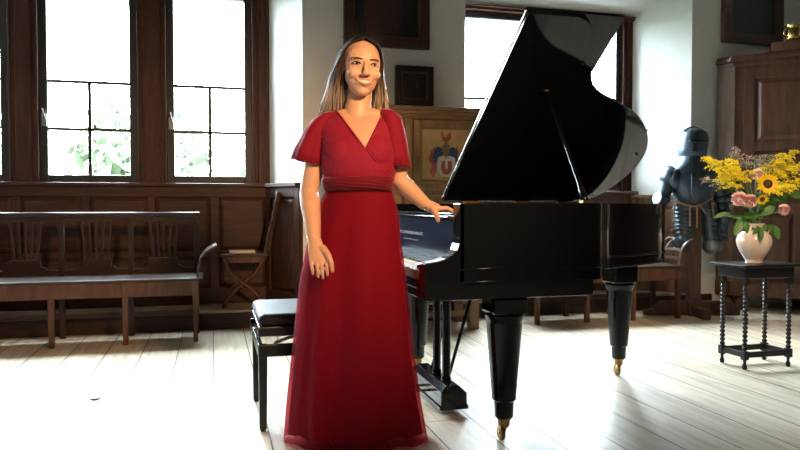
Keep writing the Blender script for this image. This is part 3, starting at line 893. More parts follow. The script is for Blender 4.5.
# ------------------------------------------------------------------ armour
AC = Vector((4.257, 5.489, 0))
ts = thing('armour_stand', 'dark wooden cross-footed post holding up the suit of armour', 'stand', AC, -TH)
zsh = 1.40
MB().box(-.055, .055, -.04, .04, .04, zsh).build('post', wood('stand_oak', (.035, .016, .010), (.09, .04, .022), .5, 'Z'), ts, bevel=.006)
MB().box(-.065, .065, -.075, .06, .0, .12).box(-.06, .06, -.07, .055, .12, .15).build('post_base', MATS['stand_oak'], ts, bevel=.006)
mb = MB()
prof = [(-.45, 0), (.42, 0), (.42, .06), (.34, .13), (-.30, .13), (-.38, .06), (-.45, .05)]
mb.prism(prof, -.03, .03, lambda x, y, z: (x, z + .0, y)); mb.build('cross_foot', MATS['stand_oak'], ts, bevel=.006)
MB().box(-.035, .035, -.30, .30, 0, .09).build('cross_foot', MATS['stand_oak'], ts, bevel=.006)
MB().box(-.21, .21, -.02, .02, .745, .79).build('cross_bar', MATS['stand_oak'], ts, bevel=.006)
MB().box(-.17, .17, -.02, .02, 1.36, 1.40).build('shoulder_bar', MATS['stand_oak'], ts, bevel=.006)
ta = thing('suit_of_armour', 'dark steel suit of armour with closed helmet hanging by the white bay wall', 'armour', AC, -TH)
def apx(px, py, dy=0.0):
    D = AC.x * ST + AC.y * CT + dy
    u, f, z = ray(px, py); k = D / f
    X0 = AC.x * CT - AC.y * ST
    return Vector((u * k - X0, dy, CAM_H + z * k))
def aring(px0, px1, py, ry, dy=0, n=28, p=2.2):
    a, b = apx(px0, py), apx(px1, py); c = (a + b) / 2; rx = (b.x - a.x) / 2
    out = []
    for k in range(n):
        t_ = 2 * PI * k / n; cs, sn = math.cos(t_), math.sin(t_)
        out.append(Vector((c.x + rx * abs(cs) ** (2 / p) * (1 if cs > 0 else -1), dy + ry * abs(sn) ** (2 / p) * (1 if sn > 0 else -1), c.z)))
    return out
# helmet
MB().rings([aring(681, 704, 160, .10), aring(679, 705, 154, .115, -.01), aring(678, 706, 146, .125, -.015), aring(679, 707, 139, .125, -.01), aring(682, 706, 133, .11, 0), aring(687, 702, 129.5, .07, .01), aring(692, 697, 128.5, .02, .01)]).build('helmet', STEEL, ta, smooth=2)
mb = MB()
zh = apx(693, 142)
mb.box(zh.x - .085, zh.x + .075, -.145, -.10, zh.z - .004, zh.z + .006)
for k in range(5): mb.box(zh.x - .06, zh.x - .02, -.142, -.12, zh.z - .04 - k * .014, zh.z - .034 - k * .014)
mb.build('visor_slit', simple('slit_black', (.004, .004, .004), .6), ta)
cb = [apx(684, 131, -.10), apx(690, 127.5, -.04), apx(695, 126.5, .02), apx(702, 130, .08)]
MB().tube(smooth_poly(cb, 1), [(.012, .004)] * 6, 8).build('helmet_comb', STEEL, ta, smooth=True)
MB().rings([aring(668, 717, 176, .15), aring(670, 715, 170, .145), aring(675, 710, 165, .135), aring(679, 706, 160, .12), aring(680, 705, 156, .115)]).build('gorget', STEEL, ta, smooth=2)
MB().tube([apx(692, 171, -.135), apx(692, 180, -.185), apx(692, 190, -.19), apx(692, 200, -.152), apx(692, 208, -.15)], [.003, .006, .007, .006, .003], 8).build('breast_ridge', STEEL, ta, smooth=True)
MB().rings([aring(673, 713, 209, .14), aring(675, 711, 201, .135, -.01), aring(671, 715, 188, .165, -.02), aring(669, 717, 177, .16, -.015), aring(674, 712, 169, .12)]).build('breastplate', STEEL, ta, smooth=2)
# pauldrons, arms, gauntlets
for s_, (sx, ex, hx, m) in ((-1, (669, 663, 658, STEELB)), (1, (717, 721, 723, STEEL))):
    sh, el, wr, fg = apx(sx, 176), apx(ex, 199, -.02), apx(hx + 1, 214, -.06), apx(hx, 240, -.07)
    if s_ < 0: wr, fg = apx(657, 216, -.05), apx(654, 240, -.06)
    MB().ell(sh + Vector((0, 0, .0)), (.082, .11, .095), 20, 12).ell(sh + Vector((-s_ * .035, -.085, -.03)), (.06, .04, .09), 20, 12).build('pauldron', STEEL, ta, smooth=True)
    mb = MB()
    pts = [sh.lerp(el, k / 6) for k in range(7)]
    for k in range(6):
        mb.tube([pts[k], pts[k + 1] + (pts[k + 1] - pts[k]) * .15], [.062, .052], 16)
    mb.build('arm_plate', STEEL, ta, smooth=2)
    mb = MB().ell(el, (.065, .075, .05), 16, 10).tube([el + Vector((s_ * .02, -.03, 0)), el + Vector((s_ * .075, -.05, .01))], [.035, .06], 14)
    mb.build('elbow_cop', STEEL, ta, smooth=2)
    MB().tube([el, wr.lerp(el, .5), wr], [.048, .052, .04], 16).build('vambrace', STEEL, ta, smooth=True)
    g = (fg - wr)
    mb = MB().tube([wr - g * .15, wr + g * .12, wr + g * .35], [.058, .042, .045], 14)
    mb.ell(wr + g * .45, (.042, .03, .05), 12, 8)
    for k in range(4):
        o_ = Vector(((k - 1.5) * .018, .0, 0))
        for j in range(3): mb.ell(wr + g * (.62 + j * .16) + o_ + Vector((0, -.006 * j, 0)), (.011, .013, .020), 8, 6)
    mb.ell(wr + g * .6 + Vector((-s_ * .045, -.02, 0)), (.012, .014, .035), 8, 6)
    mb.build('gauntlet', STEEL, ta, smooth=True)
# tassets, thigh and knee plates
for s_, (tx0, tx1, bx0, bx1, yb_) in ((-1, (673, 694, 675, 692, 249)), (1, (698, 716, 703, 719, 253))):
    rg = []
    N = 9
    for k in range(N):
        f = k / (N - 1); a, b = tx0 + (bx0 - tx0) * f, tx1 + (bx1 - tx1) * f; yy = 205 + (yb_ - 12 - 205) * f
        rg.append(aring(a, b, yy, .10 - .015 * f, -.01)); rg.append(aring(a + .8, b - .8, yy + 1.5, .092 - .015 * f, -.01))
    MB().rings(rg[::-1]).build('tasset', STEEL, ta, smooth=2)
    k0 = apx((bx0 + bx1) / 2, yb_ - 8, -.02)
    MB().ell(k0, (.074, .09, .085), 18, 10).ell(k0 + Vector((s_ * .06, -.03, -.01)), (.05, .02, .05), 12, 8).build('knee_cop', STEELB if s_ > 0 else STEEL, ta, smooth=True)
bl = [apx(671, 200, -.11), apx(680, 203, -.15), apx(692, 207, -.17), apx(702, 204, -.15), apx(713, 198, -.11)]
bl = smooth_poly(bl, 2)
MB().tube(bl, [(.005, .011)] * len(bl), 8).build('belt', LEATHER, ta, smooth=True)
for a, b in (((690, 207, -.17), (690, 226, -.165)), ((697, 207, -.165), (697, 228, -.165)), ((700, 205, -.16), (706, 214, -.16)), ((675, 203, -.13), (673, 222, -.13)), ((712, 202, -.13), (714, 218, -.13)), ((692, 188, -.175), (692, 187, -.175))):
    MB().bar(apx(*a), apx(*b), .014, .004, (0, 1, 0)).build('strap', LEATHER, ta)

# ------------------------------------------------------------------ grand piano
OX, OY = .821, 2.679
pn = thing('grand_piano', 'black lacquered grand piano with raised lid, keyboard at the left', 'piano', (OX, OY, 0))
PW = 1.46; RB, RT = .69, 1.017
outer = [(.15, 0), (.45, 0), (.76, 0)] + [(.79, .006), (.815, .03), (.86, .10), (.925, .20), (.985, .30), (1.05, .40), (1.13, .47), (1.22, .505), (1.33, .545), (1.46, .62), (1.59, .70), (1.69, .80), (1.745, .93), (1.75, 1.09), (1.71, 1.24), (1.65, 1.35), (1.57, 1.43), (1.47, 1.46), (1.2, 1.46), (.6, 1.46), (.15, 1.46)]
head_, mid_ = outer[:2], outer[2:-3]
mid_ = [(v.x, v.y) for v in smooth_poly([(a, b, 0) for a, b in mid_], 2)]
outer = head_ + mid_ + outer[-3:]
def offset(poly, d):
    out = []
    for i, (x, y) in enumerate(poly):
        a = Vector(poly[max(i - 1, 0)]); b = Vector(poly[min(i + 1, len(poly) - 1)])
        t_ = (b - a).normalized(); nrm = Vector((-t_.y, t_.x))
        out.append((x + nrm.x * d, y + nrm.y * d))
    return out
def ribbon(mb, poly, d0, d1, z0, z1):
    A = offset(poly, d0); B = offset(poly, d1); n = len(poly)
    rg = [[(A[i][0], A[i][1], z0), (B[i][0], B[i][1], z0), (B[i][0], B[i][1], z1), (A[i][0], A[i][1], z1)] for i in range(n)]
    return mb.rings(rg)
ribbon(MB(), outer, 0, .055, RB, RT).build('rim', LACQ, pn, smooth=2, bevel=.003)
ribbon(ribbon(MB(), outer, -.004, .0, .742, .752), outer, -.004, 0, RB, RB + .008).build('rim_moulding', LACQ, pn, smooth=2, bevel=.0015)
inner = [(max(x, .262), y) for x, y in offset(outer, .05)]
MB().prism(inner, .86, .875).build('iron_plate', BRONZE, pn)
MB().prism(inner, RB + .01, RB + .03).build('bottom_board', LACQ2, pn)
MB().box(.25, .42, .055, PW - .055, .875, .935).build('pin_block', BRONZE, pn)
# keybed, key slip, arms
MB().box(.004, .76, .006, PW - .006, .622, RB + .012).box(.0, .03, .09, PW - .09, .66, .705).build('keybed', LACQ, pn, bevel=.004)
prof = [(0, .66), (.17, .66), (.17, RT), (.149, RT), (.150, .88), (.147, .852), (.136, .826), (.115, .806), (.09, .793), (.063, .784), (.03, .779), (.006, .776), (0, .770)]
for y0, y1 in ((0, .085), (PW - .085, PW)):
    MB().prism(prof, y0, y1, lambda x, y, z: (x, z, y)).build('arm', LACQ, pn, bevel=.003)
MB().box(.0, .022, .085, PW - .085, .70, .742).build('key_slip', simple('key_slip_rosewood', (.16, .05, .03), .25, coat=.5), pn, bevel=.002)
for y0, y1 in ((.085, .135), (PW - .135, PW - .085)):
    MB().box(.004, .15, y0, y1, .70, .765).build('key_block', LACQ, pn, bevel=.003)
k0, k1 = .137, PW - .137; kw = (k1 - k0) / 52
mb = MB()
for i in range(52): mb.box(.024, .173, k0 + i * kw + .0006, k0 + (i + 1) * kw - .0006, .730, .752)
mb.build('white_keys', IVORY, pn)
mb = MB()
for i in range(52):
    if (i + 5) % 7 in (0, 1, 3, 4, 5) and i < 51:
        mb.box(.072, .173, k1 - (i + 1) * kw - .006, k1 - (i + 1) * kw + .006, .752, .764)
mb.build('black_keys', EBONY, pn)
# fallboard, its top ledge
FB = [(.176, .75), (.20, .75), (.20, .955), (.166, .955), (.165, .95), (.172, .77)]
MB().prism(FB, .085, PW - .085, lambda x, y, z: (x, z, y)).build('fallboard', simple('blue_black_lacquer', (.005, .011, .026), .20, spec=.26), pn, bevel=.002)
MB().box(.146, .26, .056, PW - .056, .950, .962).box(.20, .26, .056, PW - .056, .962, .975).build('fallboard_ledge', LACQ, pn, bevel=.003)
def text(body, size, loc, rot, mat, name, parent, sx=1.0):
    cu = bpy.data.curves.new(name, 'FONT'); cu.body = body; cu.size = size; cu.extrude = .0006
    cu.align_x = 'CENTER'; cu.align_y = 'CENTER'
    o = bpy.data.objects.new(name, cu); COL.objects.link(o)
    dg = bpy.context.evaluated_depsgraph_get(); dg.update()
    me = bpy.data.meshes.new_from_object(o.evaluated_get(dg))
    bpy.data.objects.remove(o)
    m = Matrix.Translation(loc) @ rot.to_matrix().to_4x4() @ Matrix.Diagonal((sx, 1, 1, 1))
    me.transform(m); me.materials.clear(); me.materials.append(mat)
    q = bpy.data.objects.new(name, me); COL.objects.link(q); q.parent = parent
    return q
# text reads with the player facing +x: right hand side of the text = -y
rt = Euler((PI / 2, 0, -PI / 2), 'XYZ')
text('TH. STEINWEG NACHF.', .034, (.1685, .80, .872), rt, GOLDTXT, 'maker_lettering', pn, 1.25)
text('BRAUNSCHWEIG', .025, (.1700, .80, .840), rt, GOLDTXT, 'maker_lettering', pn, 1.3)
# legs
def pleg(x, y, top=.622):
    prof = [(.036, .095), (.041, .10), (.0425, .165), (.052, .175), (.053, .19), (.077, .50), (.078, .518), (.083, .524), (.085, .540), (.079, .546)]
    l = MB().lathe(prof, (x, y, 0), 8 * 4).build('leg', LACQ, pn, smooth=2)
    MB().box(x - .077, x + .077, y - .077, y + .077, .546, top).build('leg_block', LACQ, l, bevel=.012)
    a = .6
    MB().lathe([(.022, .055), (.024, .06), (.026, .085), (.034, .09), (.034, .106)], (x, y, 0), 16).build('caster_cup', BRASS, l, smooth=2)
    mb = MB().bar((x - .032, y - .010, .03), (x - .012, y - .004, .07), .006, .02, (0, 1, 0)).bar((x - .004, y - .010, .03), (x + .010, y - .004, .07), .006, .02, (0, 1, 0))
    mb.build('caster_fork', BRASS, l)
    MB().lathe([(.006, -.011), (.024, -.010), (.030, -.006), (.030, .006), (.028, .010), (.006, .011)], (x - .018, y - .010, .030), 20, 'X').build('caster_wheel', BRASS, l, smooth=2)
pleg(.388, .10); pleg(.362, PW - .13); pleg(1.518, 1.0, RB)
# lyre and pedals
ly = []
prof = [(-.058, 0), (.062, 0), (.062, .015), (.055, .02), (.055, .07), (.02, .105), (-.03, .105), (-.052, .08), (-.052, .02), (-.058, .015)]
MB().prism([(a * 1.22, b * 1.12) for a, b in prof], .46, .96, lambda x, y, z: (.287 + x, z, .030 + y)).build('pedal_box', LACQ, pn, bevel=.004)
for y in (.56, .71):
    MB().lathe([(.030, -.01), (.024, .01), (.020, .03), (.021, .25), (.021, .46), (.026, .475)], (.282, y, .15), 16).build('lyre_post', LACQ, pn, smooth=True)
MB().box(.20, .35, .50, .98, .605, .625).build('lyre_top', LACQ, pn, bevel=.004)
for y in (.68, .78):
    pts = [(.235, y, .075), (.18, y, .075), (.13, y, .068), (.10, y, .062)]
    MB().tube(pts, [(.006, .008), (.006, .008), (.006, .012), (.005, .016)], 10).build('pedal', BRASS, pn, smooth=True)
for y in (.60, .86):
    MB().tube([(.30, y, .13), (.445, y, .62)], .009, 8).build('lyre_brace', LACQ, pn, smooth=True)
# lid
PHI = rad(34.9)
def lidp(x, s_, t_): return (x, PW - s_ * math.cos(PHI) + t_ * math.sin(PHI), 1.032 + s_ * math.sin(PHI) + t_ * math.cos(PHI))
lid_in = [(.82, 1.476), (.885, 1.45), (.94, 1.39), (.985, 1.30), (1.03, 1.18), (1.075, 1.08), (1.14, 1.01), (1.22, .965), (1.32, .925), (1.45, .855), (1.57, .76), (1.66, .645), (1.715, .52), (1.73, .40), (1.705, .25), (1.65, .12), (1.585, .03), (1.50, 0)]
lid_in = [(v.x, v.y) for v in smooth_poly([(a, b, 0) for a, b in lid_in], 2)]
lid = [(.565, 0), (.565, 1.476)] + lid_in
MB().prism(lid, 0, .022, lidp).build('lid', LACQ, pn, bevel=.003)
MB().prism([(.567, .0), (.567, 1.476), (1.072, 1.476), (1.072, .0)], .027, .045, lidp).build('lid_flap', LACQ, pn, bevel=.003)
mb = MB()
mb.bar(lidp(.563, .01, .0245), lidp(.563, 1.47, .0245), .006, .006)
mb.build('flap_hinge', simple('hinge_nickel', (.6, .58, .52), .25, .9), pn)
for x in (.75, 1.1, 1.4):
    MB().box(x - .05, x + .05, PW - .004, PW + .006, RT - .04, RT + .03).build('lid_hinge', BRASS, pn)
for (x, s_) in ((1.66, .50), (1.60, .72), (.97, 1.2), (1.55, .12)):
    MB().ell(lidp(x, s_, -.004), (.009, .009, .006), 10, 6).build('lid_bumper', EBONY, pn, smooth=True)
# prop stick
pb_ = Vector((.735, .028, RT)); pt_ = Vector(lidp(.85, 1.0, -.006))
MB().tube([pb_, pb_.lerp(pt_, .12), pb_.lerp(pt_, .14), pb_.lerp(pt_, .9), pt_], [.016, .014, .0105, .008, .006], 10).build('lid_prop', LACQ, pn, smooth=True)
MB().box(.71, .76, .01, .045, RT, RT + .012).build('prop_socket', BRASS, pn, bevel=.002)
MB().lathe([(.013, 0), (.013, .004), (.006, .006)], lidp(.85, 1.0, -.008), 12).build('prop_cup', BRASS, pn)

# ------------------------------------------------------------------ piano stool
st = thing('piano_stool', 'black adjustable piano stool with leather cushion left of the woman', 'stool', (.357, 3.40, 0))
hx, hy = .165, .265
for sx in (-1, 1):
    for sy in (-1, 1):
        x, y = sx * (hx - .02), sy * (hy - .02)
        MB().prism([(-.02, -.02), (.02, -.02), (.02, .02), (-.02, .02)], .01, .39, lambda a, b, z: (x + a * (.8 + .5 * z), y + b * (.8 + .5 * z), z)).build('leg', LACQ2, st, bevel=.004)
        MB().lathe([(.012, 0), (.014, .01)], (x, y, 0), 12).build('foot_pad', EBONY, st)
MB().frame(-hx + .01, hx - .01, .335, .385, .0501, 0, .001)
mb = MB()
for s_ in (-1, 1):
    mb.box(-hx + .01, hx - .01, s_ * (hy - .01) - .011, s_ * (hy - .01) + .011, .335, .390)
    mb.box(s_ * (hx - .01) - .011, s_ * (hx - .01) + .011, -hy + .01, hy - .01, .335, .390)
mb.build('lower_frame', LACQ2, st, bevel=.004)
for s_ in (-1, 1):
    mb = MB(); mb.bar((-.09, s_ * .18, .38), (.09, s_ * .18, .44), .012, .014); mb.bar((.09, s_ * .16, .38), (-.09, s_ * .16, .44), .012, .014)
    mb.build('scissor_lift', simple('zinc_steel', (.6, .6, .6), .35, .9), st)
MB().box(-hx, hx, -hy, hy, .425, .470).build('upper_frame', LACQ2, st, bevel=.006)
MB().box(-hx, hx, -hy, hy, .468, .525).build('cushion', BLKLEATH, st, smooth=True, bevel=.028)
for sx in (-1, 1):
    mb = MB(); mb.lathe([(.022, 0), (.022, .02), (.006, .022), (.006, .04)], (sx * (hx + .0) + (0 if sx > 0 else -.02), 0, .448), 16, 'X')
    mb.build('height_knob', LACQ2, st, smooth=2)

# scrap on the floor
fl = [(-.028, .0), (-.012, .010), (.004, .013), (.02, .006), (.030, .001), (.016, -.009), (-.002, -.012), (-.018, -.007)]
o = MB().prism(fl, .0, .004, lambda x, y, z: (x, y, z + .006 * abs(x) / .03)).build('dry_leaf', simple('dry_leaf_brown', (.06, .045, .035), .8), smooth=False)
o.location = (-.595, 3.886, .0005); tag(o, 'small dark dry leaf lying alone on the pale floor', 'leaf')

# ------------------------------------------------------------------ the woman
PC = cw(-.187, 2.98)
wm = thing('person', 'woman with long brown hair in a floor-length crimson dress, one hand on the piano', 'person', (PC.x, PC.y, 0), -TH)
def P(px, py, dy=0.0):
    D = 2.98 + dy; u, f, z = ray(px, py); k = D / f
    return Vector((u * k + .187, dy, CAM_H + z * k))
def ering(px0, px1, py, ry, dy=0, n=36, p=2.15):
    a, b = P(px0, py), P(px1, py); c = (a + b) / 2; rx = (b.x - a.x) / 2; out = []
    for k in range(n):
        t_ = 2 * PI * k / n; cs, sn = math.cos(t_), math.sin(t_)
        out.append(Vector((c.x + rx * abs(cs) ** (2 / p) * (1 if cs > 0 else -1), dy + ry * abs(sn) ** (2 / p) * (1 if sn > 0 else -1), c.z)))
    return out
body = MB()
# torso (from the hips up to the shoulders)
body.rings([ering(334, 386, 250, .085, .01), ering(326, 392, 225, .10, .01), ering(327, 391, 208, .098, 0), ering(331, 388, 190, .094, 0), ering(331, 388, 178, .094, 0), ering(325, 393, 160, .112, 0),
            ering(323, 393, 145, .115, .0), ering(319, 394, 132, .10, .01), ering(320, 394, 125, .085, .015), ering(326, 390, 119.5, .065, .02), ering(334, 380, 114, .05, .02)])
for px in (343, 375): body.ell(P(px, 150, -.055), (.062, .062, .065), 16, 10)
# shoulders
sL, sR = P(320.5, 129.5, .015), P(391.5, 124.5, .015)
body.ell(sL, (.044, .048, .044)); body.ell(sR, (.042, .048, .044))
# neck
n0, n1 = P(357, 119, .02), P(360, 84, .02)
body.tube([n0 - Vector((0, 0, .05)), n0, n0.lerp(n1, .4), n0.lerp(n1, .75), n1], [.075, .062, .055, .055, .045], 22)
body.ell(P(347, 116, .02), (.06, .045, .03)); body.ell(P(370, 115, .02), (.055, .045, .03))
# legs
for s_ in (-1, 1):
    body.tube([(-.03 + s_ * .075, .01, .88), (-.02 + s_ * .08, .0, .50), (-.01 + s_ * .075, .01, .30), (s_ * .07, .02, .10)], [.088, .062, .055, .038], 16)
    body.ell((s_ * .07, -.035, .07), (.038, .10, .035), 14, 10)
# head
HY, HR, HK = rad(15), rad(3.5), 1.14
hm = Matrix.Translation(P(361.2, 67.5, -.01)) @ Matrix.Rotation(HR, 4, 'Y') @ Matrix.Rotation(HY, 4, 'Z') @ Matrix.Rotation(rad(6), 4, 'X') @ Matrix.Scale(HK, 4)
def hp(x, y, z): return hm @ Vector((x, y, z))
hrot = Matrix.Rotation(HR, 3, 'Y') @ Matrix.Rotation(HY, 3, 'Z') @ Matrix.Rotation(rad(6), 3, 'X')
def hell(c, r): body.ell(hp(*c), tuple(q * HK for q in r), 22, 14, hrot)
hell((0, .022, .028), (.071, .088, .080))
hell((0, -.018, .010), (.066, .066, .080))
hell((0, -.022, -.030), (.062, .062, .062))
hell((0, -.034, -.056), (.053, .052, .046))
hell((0, -.056, -.088), (.027, .025, .019))
for s_ in (-1, 1):
    hell((s_ * .036, -.056, -.026), (.026, .025, .022))
    hell((s_ * .030, -.070, .027), (.026, .012, .008))
    hell((s_ * .0125, -.094, -.030), (.0075, .009, .0065))
    hell((s_ * .069, .012, -.005), (.008, .017, .028))
body.tube([hp(0, -.080, .020), hp(0, -.091, .000), hp(0, -.104, -.022)], [(.009, .006), (.011, .008), (.013, .009)], 12)
hell((0, -.104, -.026), (.0130, .010, .0095))
hell((0, -.076, -.058), (.034, .013, .016))
# arms
eL, wL = P(309, 193, .0), P(314.5, 240, -.12)
body.tube([sL, sL.lerp(eL, .35), sL.lerp(eL, .75), eL, eL.lerp(wL, .25), eL.lerp(wL, .6), wL], [.045, .046, .042, .041, .043, .036, (.028, .023)], 18)
HANDP = Vector((OX + .19, OY + .235, .972)) - Vector((PC.x, PC.y, 0))
HANDP = Matrix.Rotation(TH, 3, 'Z') @ HANDP          # into the woman's frame
LX = P(427, 206.5, .045)
eR, wR = P(399, 180, .03), P(426, 205, .055)
body.tube([sR, sR.lerp(eR, .4), sR.lerp(eR, .8), eR, eR.lerp(wR, .25), eR.lerp(wR, .65), wR], [.044, .044, .041, .040, .039, .033, (.027, .027)], 18)
# left hand in the picture: hangs, back of the hand to the viewer
def finger(pts, r): body.tube([Vector(p) for p in pts], r, 10); body.ell(pts[-1], (r[-1],) * 3, 8, 6)
k0 = P(319, 257, -.065)
pal = MB()
body.rings([[w_ + Vector((math.cos(2 * PI * k / 16) * a, math.sin(2 * PI * k / 16) * b, 0)) for k in range(16)] for w_, a, b in
            ((P(314.5, 237, -.118), .026, .021), (P(315.5, 244, -.135), .031, .019), (P(317.5, 251, -.15), .038, .018), (P(318.5, 258, -.162), .040, .016), (P(319, 262, -.168), .037, .013))])
for i, (px, L_, ex) in enumerate(((311, 15, 313), (316.3, 18, 318.5), (321.3, 19.5, 323), (326.3, 16.5, 327.5))):
    a = P(px, 259, -.166); m1 = P(px + (ex - px) * .3, 259 + L_ * .42, -.182); m2 = P(px + (ex - px) * .7, 259 + L_ * .74, -.182); e_ = P(ex, 259 + L_, -.172)
    finger([a, m1, m2, e_], [.0080, .0078, .0072, .0060])
finger([P(322, 247, -.15), P(328, 255, -.175), P(331.5, 263, -.188), P(332.5, 271, -.186)], [.016, .0135, .0105, .008])
# right hand in the picture: resting on the fallboard ledge
kn = P(438.5, 208.8, .07)
def hr(c, d, up_, a, b):
    d = d.normalized(); s_ = d.cross(up_).normalized(); u_ = s_.cross(d)
    return [c + s_ * (math.cos(2 * PI * k / 16) * a) + u_ * (math.sin(2 * PI * k / 16) * b) for k in range(16)]
dd = kn - wR
body.rings([hr(wR, dd, upv, .027, .026), hr(wR.lerp(kn, .4), dd, upv, .034, .024), hr(wR.lerp(kn, .8), dd, upv, .039, .021), hr(kn, dd, upv, .038, .017)])
side_ = dd.normalized().cross(upv).normalized()
for i in range(4):
    o_ = side_ * ((i - 1.5) * .020)          # i=0: far side
    L_ = (.060, .070, .066, .052)[i] if True else 0
    a = kn + o_ * -1 * 1.0
    d_ = (dd.normalized() + side_ * (-(i - 1.5)) * .10); d_.z = -.08; d_.normalize()
    b1 = a + d_ * L_ * .45 + Vector((0, 0, .006)); b2 = a + d_ * L_ * .78 + Vector((0, 0, -.002)); b3 = a + d_ * L_ + Vector((0, 0, -.010))
    finger([a, b1, b2, b3], [.0110, .0100, .0092, .0078])
th0 = wR.lerp(kn, .35) + side_ * .018
finger([th0, P(435, 212, .030), P(437.5, 216.5, .030), P(438, 220.5, .034)], [.018, .015, .0125, .010])
bo = body.build('body_raw', SKIN)
md = bo.modifiers.new('r', 'REMESH'); md.mode = 'VOXEL'; md.voxel_size = .0030
md = bo.modifiers.new('s', 'SMOOTH'); md.factor = .5; md.iterations = 9
dg = bpy.context.evaluated_depsgraph_get(); dg.update()
bme = bpy.data.meshes.new_from_object(bo.evaluated_get(dg)); bme.name = 'body'
bpy.data.objects.remove(bo)
for p in bme.polygons: p.use_smooth = True
bme.materials.clear(); bme.materials.append(SKIN)
bobj = bpy.data.objects.new('body', bme); COL.objects.link(bobj); bobj.parent = wm
bvh = BVHTree.FromPolygons([v.co.copy() for v in bme.vertices], [tuple(p.vertices) for p in bme.polygons])
def face_pt(x, z, off=0.0):
    o_ = hp(x, -.25, z); d_ = (hrot @ Vector((0, 1, 0)))
    loc, nn, _, _ = bvh.ray_cast(o_, d_, .4)
    if loc is None: loc = hp(x, -.08, z)
    return loc - d_ * off
# face features
EYEW = simple('eye_white', (.42, .36, .32), .25); IRIS = simple('brown_iris', (.025, .012, .006), .15)
LASH = simple('lashes', (.018, .009, .006), .6); BROW = simple('eyebrow_hair', (.085, .040, .022), .7)
LIP = simple('lips', (.45, .13, .10), .4); TEETH = simple('teeth', (.78, .72, .64), .25); MOUTHM = simple('mouth_dark', (.10, .02, .015), .6)
for s_ in (-1, 1):
    ex, ez = s_ * .0330, .0070
    c = face_pt(ex, ez, -.0015)
    e_ = MB().ell(c, (.0140, .0055, .0046), 16, 10, hrot).build('eye', EYEW, wm, smooth=True)
    MB().ell(face_pt(ex + .001, ez, .0022), (.0062, .0028, .0046), 12, 8, hrot).build('iris', IRIS, e_, smooth=True)
    pts = [face_pt(ex + q * .0155, ez + .0050 - .0058 * q * q, .001) for q in (-1, -.6, -.2, .2, .6, 1)]
    MB().tube(pts, [.0014, .0032, .0036, .0036, .0032, .0016], 8).build('upper_lash', LASH, wm, smooth=True)
    pts = [face_pt(ex + q * .013, ez - .0046 + .003 * q * q, .0004) for q in (-1, -.4, .2, 1)]
    MB().tube(pts, [.0006, .0010, .0011, .0008], 6).build('lower_lash', LASH, wm, smooth=True)
    pts = [face_pt(s_ * (.013 + q * .039), .0225 + .0045 * math.sin(q * 2.4) - .001 * q, .0005) for q in (0, .25, .5, .75, 1)]
    MB().tube(pts, [.0028, .0036, .0034, .0026, .0012], 8).build('eyebrow', BROW, wm, smooth=True)
    MB().ell(face_pt(s_ * .0068, -.0365, -.001), (.0035, .002, .0018), 8, 6, hrot).build('nostril', MOUTHM, wm)
def mcurve(z0, lift, w_, off, n=9):
    return [face_pt(w_ * q, z0 + lift * q * q, off) for q in [(-1 + 2 * i / (n - 1)) for i in range(n)]]
top, bot = mcurve(-.0500, .0045, .0365, .0012), mcurve(-.0655, .0200, .0355, .0012)
n = 9
tm = MB(); tt, tb = mcurve(-.0505, .0036, .032, .0006), mcurve(-.0620, .0155, .032, .0006)
tm.add([*tt, *tb], [(i, i + 1, n + i + 1, n + i) for i in range(n - 1)])
tm.build('teeth', TEETH, wm, smooth=True, solid=.003)
MB().tube(top, [.0010, .0020, .0026, .0028, .0025, .0028, .0026, .0020, .0010], 8).build('upper_lip', LIP, wm, smooth=True)
MB().tube(bot, [.0008, .002, .0032, .0038, .0040, .0038, .0032, .002, .0008], 8).build('lower_lip', LIP, wm, smooth=True)
# earring and bracelet
c = hp(-.074, .005, -.045)
MB().lathe([(0, -.012), (.004, -.006), (.0045, 0), (.002, .006)], tuple(c), 10).build('earring', simple('silver', (.7, .68, .62), .2, 1), wm, smooth=True)
cc = eL.lerp(wL, .93)
pts = [cc + Vector((math.cos(a) * .029, math.sin(a) * .026, .004 * math.sin(a))) for a in [2 * PI * k / 24 for k in range(25)]]
MB().tube(pts, .0011, 6).build('bracelet', simple('gold_chain', (.6, .42, .18), .25, 1), wm, smooth=True)
